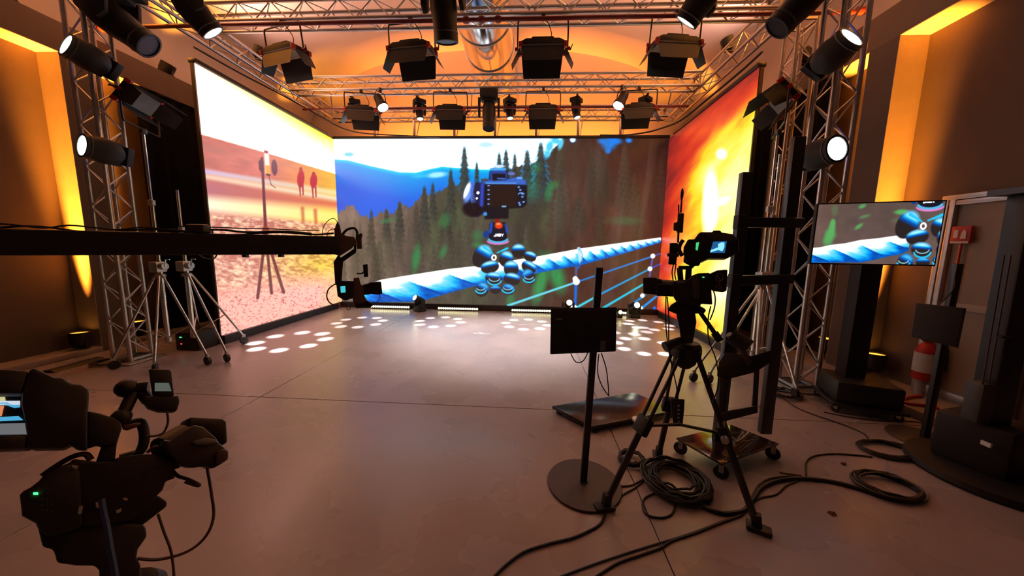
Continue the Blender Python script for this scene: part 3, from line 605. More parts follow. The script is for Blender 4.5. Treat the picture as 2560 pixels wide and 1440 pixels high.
# ---- moving heads
LW = emat('beam_lens_white', (.86, .93, 1), 14.); LWW = emat('beam_lens_warm', (1, .97, .8), 14.)
def mover(label, base, up, aim, s=1., lens=None, group='moving heads on the rig', head_len=.30, glow=None, disp=True, lit=True, hang=None, bs=None, arm=.30):
    """moving head: base plate, yoke arms and a head turned along aim; up = from base towards head"""
    base = V(base); up = V(up).normalized(); aim = V(aim).normalized(); t = thing('moving_head', label, 'moving head', tuple(base), group); hs = s
    sidev = up.cross(aim); sidev = sidev.normalized() if sidev.length > .05 else frame(up)[0]
    fr = up.cross(sidev).normalized(); rot = M((tuple(sidev), tuple(fr), tuple(up))).transposed()
    s = bs or hs
    G().box(base + up * .05 * s, (.26 * s, .24 * s, .10 * s), rot).obj('base', BLKM, t, bevel=.012 * s)
    G().box(base + up * .115 * s, (.22 * s, .12 * s, .05 * s), rot).obj('yoke_bridge', BLKM, t, bevel=.012 * s)
    if hang: G().bar(base, hang, .05, .035, fr).obj('clamp', BLKS, t)
    piv = base + up * arm * hs
    for e in (-1, 1):
        a = base + up * .10 * s + sidev * e * .125 * s
        G().prism([a - fr * .06 * s, a + fr * .06 * s, a + up * .22 * s + fr * .045 * s, a + up * .26 * s, a + up * .22 * s - fr * .045 * s], sidev * e * .035 * s).obj('yoke_arm', BLKM, t, bevel=.008 * s)
    s = hs
    r = .088 * s; hl = head_len * s
    G().lathe([(r * .4, -hl * .6), (r * .82, -hl * .48), (r * 1.08, -.2 * hl), (r * 1.12, .05 * hl), (r * 1.0, hl * .3), (r * 1.0, hl * .5), (r * 1.0, hl * .56), (r * .84, hl * .565), (r * .82, hl * .53)], piv, aim, 20).obj('head', BLKM, t)
    hd = [c for c in kids(t) if c.name.startswith('head')][0]
    G().ring(piv + aim * hl * .42, aim, r * .98, .006 * s, 20).obj('trim_ring', DARKG, hd)
    G().cyl(piv + aim * hl * .532, piv + aim * hl * .548, r * .80, n=20).obj('lens', (lens or LW) if lit else LENSG, hd)
    if disp: G().box(base + up * .05 * s - fr * .121 * s, (.06 * s, .006 * s, .03 * s), rot).obj('display', emat('blue_display', (.12, .2, 1), 2.), t)
    if glow: lamp('beam', 'SPOT', piv + aim * (hl * .6), aim, glow[0], glow[1], t, .03, glow[2], .15)
    return t, piv + aim * hl * .6
DN, UPZ = (0, 0, -1), (0, 0, 1)
GM = 'moving heads'
for lab, lp, u_, a_ in (('black moving head lit white, upper one on the left truss tower', at(166, 112, y=3.44), (.25, -.97, 0), (-.25, -.90, .30)), ('black moving head lit white, lower one on the left truss tower', at(206, 364, y=3.44), (.25, -.97, 0), (-.28, -.95, .10)),
                       ('black moving head lit white, upper one on the right truss tower', at(2128, 94, y=3.40), (-.2, -.97, 0), (.26, -.82, .48)), ('black moving head lit white, lower one on the right truss tower', at(2092, 372, y=3.40), (-.1, -.99, 0), (.18, -.97, .06))):
    s_ = 1.5; u_, a_ = V(u_).normalized(), V(a_).normalized(); mover(lab, lp - a_ * .18 * s_ * .54 - u_ * .17 * s_, u_, a_, s_, LW, GM, head_len=.18, bs=.85, arm=.17, hang=(max(-5.48, min(-5.24, lp.x)), 3.80, lp.z) if lp.x < 0 else (3.11, 3.74, lp.z))
# overhead, foremost row: long black heads seen from below
mover('dark moving head hanging overhead, nearest the left truss tower', (-4.92, 3.86, 4.68), DN, (.62, .25, -.5), 1.75, group=GM, head_len=.36, lit=False, disp=False)
mover('moving head with a blue display, left of the front panel lights', (-3.92, 3.85, 4.68), DN, (.45, .5, -.75), 1.5, LWW, GM, head_len=.26)
mover('large dark moving head hanging overhead beside the steel duct', (-1.02, 3.85, 4.70), DN, (.02, .25, -.8), 1.5, group=GM, head_len=.42, lit=False, disp=False)
mover('moving head with a shiny rim over the rightmost front panel light', (1.74, 3.85, 4.68), DN, (-.45, .45, -.7), 1.5, LWW, GM, head_len=.26, disp=False)
mover('dark moving head hanging overhead, nearest the right truss tower', (2.78, 3.84, 4.68), DN, (-.55, .2, -.62), 1.6, group=GM, head_len=.36, lit=False, disp=False)
mover('large moving head hanging in the middle of the second row', (-.89, 6.75, 4.64), DN, (.02, -.2, -.9), 1.35, None, GM, head_len=.42, disp=False, lit=False, hang=(-.89, 6.75, 4.72))
# ring projections on the floor: a gobo of eight holes in the beam
def gobo(l, hole=.30, ringr=.74):
    d = l.data; d.use_nodes = True; nt = d.node_tree; N = nt.nodes; L = nt.links; em = N['Emission']
    tc = N.new('ShaderNodeTexCoord'); sx = N.new('ShaderNodeSeparateXYZ'); L.new(tc.outputs['Normal'], sx.inputs[0])
    def mth(op, a, b=None):
        n = N.new('ShaderNodeMath'); n.operation = op
        for i, q in enumerate((a, b)):
            if q is None: continue
            if isinstance(q, (int, float)): n.inputs[i].default_value = q
            else: L.new(q, n.inputs[i])
        return n.outputs[0]
    k = 1 / math.tan(d.spot_size / 2)
    az = mth('ABSOLUTE', sx.outputs[2]); u = mth('MULTIPLY', mth('DIVIDE', sx.outputs[0], az), k); v = mth('MULTIPLY', mth('DIVIDE', sx.outputs[1], az), k)
    rr = mth('SQRT', mth('ADD', mth('MULTIPLY', u, u), mth('MULTIPLY', v, v))); an = mth('ARCTAN2', v, u); q = math.pi / 4
    fo = mth('SUBTRACT', an, mth('MULTIPLY', mth('ROUND', mth('DIVIDE', an, q)), q))
    px = mth('SUBTRACT', mth('MULTIPLY', rr, mth('COSINE', fo)), ringr); py = mth('MULTIPLY', rr, mth('SINE', fo))
    dist = mth('SQRT', mth('ADD', mth('MULTIPLY', px, px), mth('MULTIPLY', py, py)))
    mr = N.new('ShaderNodeMapRange'); mr.interpolation_type = 'SMOOTHSTEP'; L.new(dist, mr.inputs['Value'])
    for k_, v_ in (('From Min', hole * .72), ('From Max', hole * .42), ('To Min', 0.), ('To Max', 1.)): mr.inputs[k_].default_value = v_
    L.new(mr.outputs['Result'], em.inputs['Strength'])
small = [('first', -3.87), ('second', -2.45), ('third', -.51), ('fourth', .88), ('fifth', 2.29)]
aimx = [(-3.53, 6.40), (-1.90, 6.63), (-.06, 6.64), (1.90, 6.53), (2.55, 6.9)]
for (nm, x), (ax_, ay) in zip(small, aimx):
    b = V((x, 7.20, 4.70)); tgt = V((ax_, ay, 0)); a = (tgt - V((x, 7.20, 4.4))).normalized()
    t, tip = mover(f'small moving head on the rear red pipe, {nm} from the left', b, DN, a, .85, LWW, GM, disp=False, hang=(x, 7.0, 4.73))
    l = lamp('gobo_beam', 'SPOT', tip, tgt - tip, GOBO_W, (1, .96, .98), t, .012, 15.5, .02); gobo(l)
for lab_t, src, tgt, an in (('a', (-3.62, 4.1, 3.95), (-3.93, 4.97, 0), 19), ('b', (1.50, 4.1, 3.95), (1.93, 5.33, 0), 16)):
    near = [o for o in COL.objects if o.get('category') == 'moving head' and (V(o.location) - V(src)).length < 1.0]
    l = lamp('gobo_beam', 'SPOT', src, V(tgt) - V(src), GOBO_W * 1.1, (1, .96, .98), near[0] if near else None, .012, an, .02); gobo(l)
# ---- fresnel spots of the second row
def fresnel(label, base, aim):
    base, aim = V(base), V(aim).normalized(); t = thing('fresnel_spot', label, 'spotlight', tuple(base), 'warm fresnel spots')
    G().box(base + V((0, 0, .02)), (.05, .06, .08)).obj('clamp', BLKS, t, bevel=.006); c = base - V((0, 0, .22)); s = aim.cross(V((0, 0, 1))).normalized()
    G().tube([c - s * .13, c - s * .13 + V((0, 0, .14)), c - s * .09 + V((0, 0, .2)), c + s * .09 + V((0, 0, .2)), c + s * .13 + V((0, 0, .14)), c + s * .13], .009, 6).obj('yoke', BLKS, t)
    G().lathe([(.03, -.17), (.075, -.165), (.085, -.1), (.09, 0), (.115, .06), (.12, .12), (.11, .125), (.10, .11)], c, aim, 20).obj('housing', BLKM, t)
    G().cyl(c + aim * .11, c + aim * .122, .1, n=20).obj('lens', emat('fresnel_lens', (1, .9, .66), 20.), t)
    lamp('fresnel_beam', 'SPOT', c + aim * .14, aim, FRES_W, (1, .90, .89), t, .06, 52, .9)
fresnel('black fresnel spot shining warm white beside the leftmost rear panel light', (-3.08, 6.72, 4.66), (.50, -.20, -.84))
fresnel('black fresnel spot shining warm white beside the rightmost rear panel light', (1.68, 6.72, 4.66), (-.45, -.2, -.85))
# ---- PAR washlights: amber, on the beams and on the floor along the walls
AMB = emat('par_lens_amber', (1, .36, .04), 2.6)
def par(label, pos, aim, power, ang=70, col=(1, .36, .035), group='amber PAR washlights', s=1., lens=None, blend=.7, soft=.06):
    pos, aim = V(pos), V(aim).normalized(); t = thing('par_light', label, 'PAR light', tuple(pos - V((0, 0, .14 * s))), group)
    sv = aim.cross(V((0, 1, 0)) if abs(aim.y) < .9 else V((1, 0, 0))).normalized()
    G().lathe([(.05 * s, -.12 * s), (.085 * s, -.1 * s), (.1 * s, -.02 * s), (.1 * s, .08 * s), (.09 * s, .082 * s), (.088 * s, .06 * s)], pos, aim, 20).obj('can', BLKM, t)
    G().cyl(pos + aim * .06 * s, pos + aim * .068 * s, .088 * s, n=20).obj('lens', lens or AMB, t)
    for e in (-1, 1): G().bar(pos + sv * e * .11 * s, pos + sv * e * .09 * s - V((0, 0, .13 * s)), .03 * s, .006 * s, sv).obj('bracket_arm', BLKS, t)
    G().box(pos - V((0, 0, .13 * s)), (.2 * s, .06 * s, .012 * s)).obj('foot', BLKS, t)
    lamp('wash', 'SPOT', pos + aim * .09 * s, aim, power, col, t, soft, ang, blend)
    return t
for i, (y, pw, an, ax_) in enumerate(((3.9, 2.2, 85, (.20, .22, 1)), (5.62, .5, 75, (.45, .1, .9)), (7.9, .3, 60, (.35, .5, .8)))):
    nm = ['nearest', 'middle', 'farthest'][i]
    par(f'amber PAR light on top of the left side beam, {nm} of three', (-6.33, y, 4.57), ax_, VAULT_W * pw, an)
    par(f'amber PAR light on top of the right side beam, {nm} of three', (4.2 if i != 1 else 4.12, y if i != 1 else 5.55, 4.57), (-ax_[0], ax_[1], ax_[2]) if i != 1 else (-.75, .3, .75), VAULT_W * pw, an)
t = thing('wash_batten', 'long amber LED wash batten, unseen behind the wide LED wall, lighting the end wall', 'LED batten', (-.9, 8.4, 2.3)); aw = V((0, .46, .89))
G().box((-.9, 8.42, 2.30), (7.4, .1, .12), M.Rotation(1.14, 3, 'X')).obj('housing', BLKM, t, bevel=.01); G().box(V((-.9, 8.42, 2.30)) + aw * .052, (7.2, .006, .08), M.Rotation(1.14, 3, 'X')).obj('diffuser', AMB, t)
for x in (-4.2, -2.0, .2, 2.4): G().bar((x, 8.38, 2.30), (x, 8.16, 2.30), .04, .02, (0, 0, 1)).obj('bracket', BLKS, t)
lamp('batten_light', 'AREA', V((-.9, 8.42, 2.30)) + aw * .07, aw, END_W, (1, .27, .03), t, 7.2, 58, sy=.08)  # unseen strip source, shaped to wash the end wall evenly in amber
for i, (x, y) in enumerate(((SL, 4.6), (SL, 6.2), (SR_, 4.6), (SR_, 6.2))):
    par(f'added warm fill light on top of the {"left" if x < 0 else "right"} side truss, {"nearer" if y < 5 else "farther"} one', (x, y, ZR + CH + .17), (.35 if x < 0 else -.35, .1, 1), FILL_W, 150, (1, .55, .42), 'added vault fill lights', lens=emat('fill_lens', (1, .7, .5), 6.), blend=.6, soft=.22)  # made-up uplights, added to brighten the vault
bay = [('amber PAR uplight on the floor in the near bay of the left wall', (-6.31, 4.05, .24), (.01, .035, 1)), ('amber PAR uplight on the floor in the far bay of the left wall', (-6.33, 4.74, .24), (0, -.04, 1)),
       ('amber PAR uplight on the kerb at the right wall pillar', (4.24, 4.05, .30), (-.01, .035, 1)), ('amber PAR uplight on the kerb behind the right truss tower', (4.27, 4.74, .30), (0, -.04, 1))]
for lab, p_, a_ in bay: par(lab, p_, a_, BAY_W * (1.5 if p_[0] < 0 else 1), 17, (1, .29, .022), s=1.0, blend=1.)
# ---- LED bars on the floor in front of the wide LED wall
BARL = emat('led_bar_yellow', (1, .95, .5), 5.)
for i, xc in enumerate((-3.52, -1.78, .07, 1.85)):
    t = thing('led_bar', ['first', 'second', 'third', 'fourth'][i] + ' yellow LED bar from the left on the floor before the wide LED wall', 'LED bar', (xc, 7.86, 0), 'yellow LED bars')
    G().box((xc, 7.86, .055), (1.03, .09, .07)).obj('housing', BLKM, t, bevel=.01)
    for e in (-1, 1): G().box((xc + e * .42, 7.86, .012), (.05, .12, .022)).obj('foot', BLKS, t)
    dm = None
    for k in range(18):
        if dm is None: dm = G().sph((0, 0, 0), .027, 10, (1, .5, 1)).mesh('led'); dm.materials.append(BARL)
        o = link('led', dm, None, t); o.location = (xc - .48 + k * .0565, 7.815, .06)
# ---- small moving heads standing on the floor before the wide LED wall
for lab, x, y, a_, pw in (('floor moving head between the first two LED bars', -2.70, 7.66, (-.55, -.75, .55), 8), ('floor moving head at the foot of the railing picture, right of centre', .93, 7.66, (.05, -.95, .4), 8), ('floor moving head near the right LED wall, far right of the wide wall', 2.47, 7.62, (.1, -.95, .3), 8)):
    mover(lab, (x, y, .0), UPZ, a_, .92, emat('floor_beam_lens', (1, 1, .72), 18.), 'moving heads on the floor', disp=False)
t = thing('effect_light', 'tiny yellow floor light between the two right floor moving heads', 'effect light', (2.12, 7.55, 0)); G().box((2.12, 7.55, .07), (.12, .12, .14)).obj('housing', BLKM, t, bevel=.01); G().sph((2.12, 7.49, .14), .045, 12).obj('lamp_dome', emat('led_bar_yellow', (1, .95, .5), 5.), t)
# ================================================================== EQUIPMENT ON THE FLOOR
FUR = mat('near_black_camera', (.014, .012, .012), .55, spec=.4)
TAG = mat('paper_tag', (.5, .42, .3), .8); GRNL = emat('green_led', (.05, 1, .2), 3.)
def caster(pos, r, t, ang=0.):
    x, y = pos[0], pos[1]; d = V((math.cos(ang), math.sin(ang), 0))
    G().cyl(V((x, y, r)) - d * .012, V((x, y, r)) + d * .012, r, n=16).obj('caster_wheel', RUB, t)
    G().bar((x, y, r * 1.1), (x, y, r * 2.3), .03, .045, d).obj('caster_fork', STEEL, t)
# ---- wind-up light stands
def stand(label, c, top, feet, col=CHROME, zc=1.25):
    x, y = c; t = thing('light_stand', label, 'light stand', (x, y, 0), 'chrome wind-up light stands')
    G().cyl((x, y, .25), (x, y, zc + .1), .028, n=14).obj('outer_tube', col, t); G().cyl((x, y, zc), (x, y, (zc + top) / 2), .021, n=14).obj('middle_tube', col, t); G().cyl((x, y, (zc + top) / 2 - .05), (x, y, top), .015, n=12).obj('inner_tube', col, t)
    G().box((x, y - .02, zc + .02), (.12, .13, .14)).obj('winch_box', STEEL, t, bevel=.015); G().cyl((x + .06, y - .03, zc + .03), (x + .12, y - .03, zc + .03), .045, n=14).obj('winch_gear', STEEL, t); G().tube([(x + .12, y - .03, zc + .03), (x + .13, y - .03, zc + .12), (x + .19, y - .03, zc + .12)], .007).obj('crank', CHROME, t)
    for z in ((zc + top) / 2, .28): G().lathe([(.02, -.04), (.036, -.03), (.036, .03), (.02, .04)], (x, y, z), (0, 0, 1), 14).obj('collar', STEEL, t)
    G().lathe([(.03, -.03), (.055, -.02), (.055, .02), (.03, .03)], (x, y, zc - .1), (0, 0, 1), 14).obj('leg_collar', STEEL, t)
    for k, (fx, fy) in enumerate(feet):
        d = V((fx - x, fy - y, 0)).normalized(); a = V((x, y, zc - .1)) + d * .05; f = V((fx, fy, .13))
        lg = G().cyl(a, f, .014, n=10).obj('leg', col, t); G().cyl((x, y, .3), a.lerp(f, .62), .008, n=8).obj('leg_brace', col, t)
        G().cyl((fx, fy, .055) - d.cross(V((0, 0, 1))) * .016 if False else V((fx, fy, .055)) - d.cross(V((0, 0, 1))) * .016, V((fx, fy, .055)) + d.cross(V((0, 0, 1))) * .016, .055, n=16).obj('wheel', RUB, t)
        G().bar((fx, fy, .06), (fx, fy, .15), .02, .05, d).obj('wheel_fork', STEEL, t)
    return t
stand('chrome wind-up stand carrying a panel light left of the stage', (-4.92, 4.0), 2.95, [(-4.22, 3.85), (-4.60, 3.56), (-5.20, 3.60)])
stand('second chrome stand half hidden behind the left wind-up stand', (-4.80, 4.22), 2.3, [(-4.08, 3.98), (-5.1, 4.6), (-4.55, 4.75)])
stand('chrome wind-up stand carrying a panel light right of the stage', (2.92, 4.22), 2.98, [(2.03, 3.9), (2.36, 3.32), (3.3, 4.75)])
stand('second chrome stand beside the right wind-up stand', (3.07, 4.36), 2.8, [(2.2, 3.86), (2.95, 3.55), (3.45, 4.9)])
def on_stand(label, piv, aim):
    aim = V(aim).normalized(); q = (-aim).to_track_quat('Z', 'Y'); t, l = panel_light(label, piv, q.to_matrix(), -1); t['group'] = GP
    return t
on_stand('panel light with barn doors on the stand left of the stage', (-4.92, 4.0, 3.35), (.75, .35, -.55))
on_stand('panel light with open barn doors on the stand right of the stage', (2.92, 4.22, 3.38), (-.72, .35, -.6))
# ---- camera crane
jb = thing('camera_crane', 'black camera crane reaching in from the left with its cables', 'camera crane', (-4.5, .82, 0))
A, B = V((-4.75, .60, 1.572)), V((-1.70, 2.80, 1.593)); bd = (B - A).normalized(); up = V((0, 0, 1)); sd = bd.cross(up)
G().bar(A, B, .10, .158).obj('boom', BLKM, jb, bevel=.012)
def along(px, h, o=0.):                    # point above the boom under the picture column px
    n = V((ray(px, 600).y, -ray(px, 600).x, 0)); t_ = (EYE - A).dot(n) / bd.dot(n); p = A + bd * t_; return p + V((0, 0, h)) - sd * o
g = G(); g.tube(smooth_path([along(x, .085 + .015 * math.sin(x * .02), .02) for x in range(0, 830, 60)], 3), .007, 6); g.obj('video_cable', RUB, jb)
G().tube(smooth_path([along(x, .10 + .012 * math.sin(x * .035 + 1), -.01) for x in range(0, 840, 60)], 3), .006, 6).obj('power_cable', DARKG, jb)
G().tube(smooth_path([along(x, .125 + .004 * math.sin(x * .05), 0) for x in range(440, 860, 60)], 3), .0045, 6).obj('tension_wire', RUB, jb)
G().tube(smooth_path([along(x, .088 + .02 * abs(math.sin(x * .02)), -.02) for x in range(430, 850, 45)], 3), .009, 6).obj('cable_loom', DARKG, jb)
g = G(); pp = along(497, .115); g.box(pp, (.15, .06, .06)); g.obj('cable_box', DARKG, jb, bevel=.015)
G().tube(smooth_path([along(455, .09, .05), along(470, .05, .07), along(500, .035, .07), along(525, .06, .06), along(530, .1, .04)], 4), .006).obj('hanging_loop', GREY, jb)
G().tube(smooth_path([along(480, -.06, .06), along(500, -.105, .06), along(525, -.11, .06), along(536, -.07, .05)], 4), .005).obj('hanging_loop', GREY, jb)
for x in (610, 700): G().box(along(x, -.085), (.03, .03, .03)).obj('bolt', BLKS, jb)
G().box(A + V((0, 0, 0)) - bd * .1, (.34, .34, .34), bd.to_track_quat('X', 'Z').to_matrix()).obj('counterweight', BLK, jb, bevel=.02)
G().cyl((-4.3, .925, .3), (-4.3, .925, 1.5), .06, n=16).obj('pedestal_column', BLKS, jb)
for a in (0, 120, 240): G().bar((-4.3, .925, .7), (-4.3 + .7 * math.cos(R_(a)), .925 + .7 * math.sin(R_(a)), .02), .05, .05).obj('pedestal_leg', BLKS, jb)
JC, JD = (870, 640), 3.27
BRN = mat('crane_head_bronze', (.11, .06, .045), .5)
def J(pts, m, name, th=.05, w0=0., par=jb, bevel=.004): return traced(pts, JD, th, JC, w0).obj(name, m, par, bevel=bevel)
J([(836, 570), (850, 563), (853, 583), (866, 590), (885, 592), (893, 606), (878, 622), (850, 640), (836, 636)], BRN, 'head_bracket', .05, -.03)
J([(838, 566), (844, 553), (849, 563), (848, 578), (838, 578)], BRN, 'antenna_base', .03)
J([(893, 600), (890, 632), (850, 660), (846, 648), (885, 622), (884, 602)], BLKM, 'lower_arm', .05, .0)
J([(893, 594), (897, 585), (903, 582), (907, 588), (904, 596), (905, 622), (893, 622)], BRN, 'servo', .04)
G().tube(smooth_path([tpt(x, y, JD, JC) for x, y in ((855, 588), (868, 574), (886, 571), (893, 582), (892, 600))], 4), .012).obj('hose', RUB, jb)
for pl_ in (((805, 598), (808, 570), (820, 552), (835, 546), (845, 558)), ((817, 598), (820, 580), (830, 573), (840, 574))): G().tube(smooth_path([tpt(x, y, JD, JC) for x, y in pl_], 4), .003, 5).obj('thin_cable', RUB, jb)
J([(846, 636), (858, 652), (854, 702), (853, 715), (838, 712), (834, 655)], BLKM, 'drop_arm', .06)
rc = thing('remote_camera', 'small remote camera hanging from the crane head before the screen corner', 'camera', tuple(tpt(885, 770, JD, JC)))
def K(pts, m, name, th=.08, w0=-.02, bevel=.004): return traced(pts, JD, th, JC, w0).obj(name, m, rc, bevel=bevel)
K([(840, 705), (848, 702), (884, 703), (885, 745), (862, 752), (844, 741)], FUR, 'monitor_body', .05)
K([(851, 716), (863, 715), (864, 731), (852, 732)], emat('teal_display', (.05, .5, .55), 1.2), 'display', .004, -.026, 0)
K([(884, 695), (898, 694), (902, 712), (910, 715), (911, 740), (918, 752), (914, 760), (886, 764), (882, 750)], BRN, 'camera_body', .09)
K([(925, 706), (953, 705), (956, 734), (948, 737), (926, 735), (915, 722), (916, 712)], FUR, 'lens_hood', .09)
K([(908, 712), (926, 708), (926, 736), (908, 738)], FUR, 'lens_barrel', .08)
K([(907, 662), (919, 660), (921, 692), (910, 693)], FUR, 'phone', .012); G().tube([tpt(x, y, JD, JC) for x, y in ((892, 684), (904, 684), (914, 676))], .008).obj('phone_arm', BLKS, rc)
G().tube(smooth_path([tpt(x, y, JD, JC) for x, y in ((838, 710), (822, 722), (817, 742), (826, 758), (845, 764), (870, 766))], 4), .006).obj('cable_loop', mat('red_cable', (.16, .02, .015), .5), rc)
G().tube(smooth_path([tpt(x, y, JD, JC) for x, y in ((866, 762), (868, 774), (874, 774), (876, 766))], 3), .003, 5).obj('cable_end', RUB, rc); G().tube(smooth_path([tpt(x, y, JD, JC) for x, y in ((918, 760), (940, 756), (950, 745), (948, 736))], 3), .003, 5).obj('lens_cable', RUB, rc)
K([(884, 757), (918, 752), (935, 762), (925, 770), (890, 771)], FUR, 'base_plate', .07)
# ---- tripods
def tripod(label, apex, feet, name='tripod', knee=.48):
    apex = V(apex); t = thing(name, label, 'tripod', (apex.x, apex.y, 0), 'heavy camera tripods')
    G().lathe([(.03, -.12), (.06, -.09), (.075, -.02), (.085, .02), (.07, .04)], apex, (0, 0, 1), 18).obj('bowl', BLKM, t)
    for k, (fx, fy) in enumerate(feet):
        f = V((fx, fy, .03)); d = (f - apex); hd = V((d.x, d.y, 0)).normalized(); s = hd.cross(V((0, 0, 1))); a = apex + hd * .06 - V((0, 0, .02)); kn = a.lerp(f, knee)
        for e in (-1, 1): G().cyl(a + s * e * .035, kn + s * e * .03, .011, n=8).obj('upper_tube', BLKS, t)
        G().bar(a - s * .05, a + s * .05, .05, .05).obj('hinge', BLKM, t, bevel=.008)
        G().bar(kn - d.normalized() * .06, kn + d.normalized() * .05, .10, .05, s.cross(d)).obj('clamp_block', BLKM, t, bevel=.01)
        G().cyl(kn, f, .02, n=12).obj('lower_tube', BLKS, t)
        G().cyl(kn + s * .05, kn + s * .085, .02, n=10).obj('clamp_knob', STEEL, t)
        G().prism([f + hd * .07 - s * .03, f + hd * .07 + s * .03, f - hd * .05 + s * .04, f - hd * .05 - s * .04], (0, 0, -.025)).obj('foot', RUB, t, bevel=.006)
        G().bar(f - V((0, 0, .01)), f + V((0, 0, .07)) - hd * .01, .045, .05, hd).obj('foot_joint', BLKM, t, bevel=.008)
        G().cyl(kn, (apex.x, apex.y, kn.z - .02), .01, n=8).obj('spreader_arm', BLKS, t)
    return t
F3 = [(.50, 1.84), (1.34, 1.75), (1.02, 2.36)]
tripod('black tripod with spread legs under the broadcast camera right of centre', (.965, 1.97, 1.0), F3)
# ---- broadcast camera on the tripod
CC, CDI = (1730, 700), 2.12
bc = thing('broadcast_camera', 'broadcast camera with hooded viewfinder on the tripod before the flames', 'camera', (.96, 1.97, 1.05), 'broadcast cameras')
def C(pts, m, name, th=.14, w0=0., par=None, bevel=.006): return traced(pts, CDI, th, CC, w0).obj(name, m, par or bc, bevel=bevel)
def ct(px, py, w=0.): return tpt(px, py, CDI + w, CC)
C([(1607, 694.5), (1637, 693.5), (1654, 699), (1657, 708), (1646, 712), (1642, 737), (1608, 734)], FUR, 'lens_hood', .14, -.01)
G().cyl(ct(1640, 718, .07), ct(1690, 722, .07), .05, n=18).obj('lens_barrel', FUR, bc)
fl_ = C([(1643, 709), (1682, 710), (1681, 741), (1640, 740)], FUR, 'flip_monitor', .012, -.03)
C([(1647, 714), (1679, 715), (1678, 737), (1643.5, 737)], LENSG, 'glass', .003, -.034, fl_, 0)
C([(1682, 705), (1688, 701), (1723, 699), (1727, 690), (1746, 683), (1773, 682), (1777, 686), (1779, 730), (1781, 762), (1752, 760), (1750, 769), (1692, 756), (1684, 744)], FUR, 'body', .15)
C([(1688, 703), (1713, 702), (1716, 708), (1690, 709)], GREY, 'top_plate', .05, -.004); C([(1730, 690), (1748, 686), (1750, 745), (1733, 748)], DARKG, 'side_cover', .01, -.008)
bt = C([(1773, 685), (1793, 676), (1812, 674), (1819, 674), (1817, 727), (1808, 731), (1781, 728)], FUR, 'battery', .1, .01)
SQ = [(1793, 690), (1790, 697), (1792, 703), (1798, 703), (1801, 699), (1796, 694), (1793, 685), (1798, 683), (1803, 685), (1806, 690), (1807, 696), (1804, 701), (1800, 704), (1799, 709), (1796, 712)]
PRN = mat('grey_print', (.30, .25, .25), .7)
G().tube(smooth_path([ct(x, y, .008) for x, y in SQ], 4), .0022, 5).obj('emblem', PRN, bt)
g = G()
for st_ in (((1789, 720), (1790, 714), (1794, 714)), ((1803, 715), (1797, 714), (1796, 719), (1799, 722), (1803, 721), (1803, 718), (1800, 718))): g.tube([ct(x, y, .008) for x, y in st_], .002, 5)
g.obj('lettering', PRN, bt)
C([(1756, 692), (1761, 692), (1761, 694), (1756, 694)], GRNL, 'green_led', .003, -.003, None, 0)
for i in range(3):
    for j in range(4): C([(1757 + j * 7, 703 + i * 7), (1760 + j * 7, 703 + i * 7), (1760 + j * 7, 705 + i * 7), (1757 + j * 7, 705 + i * 7)], DARKG, 'button', .004, -.003, None, 0)
vf = C([(1719, 600), (1723, 598), (1736, 598), (1746, 584), (1752, 580), (1781, 580), (1783, 576), (1801, 576), (1804, 581), (1833, 585), (1847, 600), (1847, 631), (1818, 645), (1773, 645), (1746, 657), (1715, 655), (1708, 633), (1709, 618)], FUR, 'viewfinder', .2, -.02)
C([(1748, 583), (1781, 581), (1833, 586), (1846, 601), (1780, 602), (1762, 588)], mat('hood_brown', (.05, .035, .03), .7), 'hood_top', .19, -.024, vf)
C([(1740, 607), (1748, 605), (1744, 626), (1739, 625)], mat('green_window', (.01, .03, .015), .3, emit=(.1, .8, .25), es=.8), 'tally_window', .004, -.025, vf, 0)
dsp = C([(1783, 604), (1817, 603), (1812, 632), (1775, 632)], mat('vf_screen', (.01, .02, .05), .3, emit=(.02, .16, .42), es=.7), 'display', .004, -.025, vf, 0)
VB = emat('vf_picture_blue', (.25, .72, 1), 1.2)
vr = C([(1777, 625), (1796, 618), (1798, 624), (1776, 631)], VB, 'rope_picture', .002, -.027, vf, 0); C([(1795, 610), (1803, 606), (1811, 606), (1811, 618), (1806, 628), (1796, 625)], VB, 'tripod_picture', .002, -.027, vf, 0)
for a, b in (((1740, 655), (1722, 672)), ((1722, 668), (1720, 700)), ((1696, 669), (1724, 669)), ((1699, 669), (1702, 704)), ((1735, 655), (1740, 664))): G().bar(ct(*a, .05), ct(*b, .05), .03, .022).obj('handle_bar', BLKM, bc, bevel=.004)
C([(1710, 640), (1740, 650), (1752, 656), (1748, 664), (1725, 664), (1708, 655)], FUR, 'viewfinder_arm', .06, .03)
G().tube(smooth_path([ct(x, y, .02) for x, y in ((1708, 600), (1700, 612), (1698, 626), (1706, 640))], 3), .012).obj('phone_arm', BLKS, bc)
ph = C([(1674, 607), (1695, 607), (1694, 633), (1690, 662), (1670, 661), (1673, 633)], FUR, 'phone', .015, .02); C([(1668, 632), (1698, 633), (1697, 642), (1667, 641)], DARKG, 'phone_clamp', .03, .01, ph)
tx = C([(1694, 533), (1710, 532), (1707, 581), (1691, 581), (1691, 576), (1683, 576), (1684, 556), (1693, 555)], DARKG, 'transmitter', .03, .04)
G().cyl(ct(1696, 581, .055), ct(1695, 606, .03), .006, n=8).obj('transmitter_post', BLKS, tx); G().cyl(ct(1702, 532, .055), ct(1704, 500, .055), .005, n=8).obj('antenna', BLKS, tx); G().sph(ct(1705, 486, .055), .009, 10, (1, 1, 4.2)).obj('antenna', BLKS, tx); G().cyl(ct(1697, 534, .05), ct(1696.5, 512, .05), .004, n=6).obj('antenna', BLKS, tx)
C([(1676, 764), (1692, 754), (1752, 768), (1766, 776), (1760, 784), (1690, 785), (1668, 776)], FUR, 'sliding_plate', .1, .02)
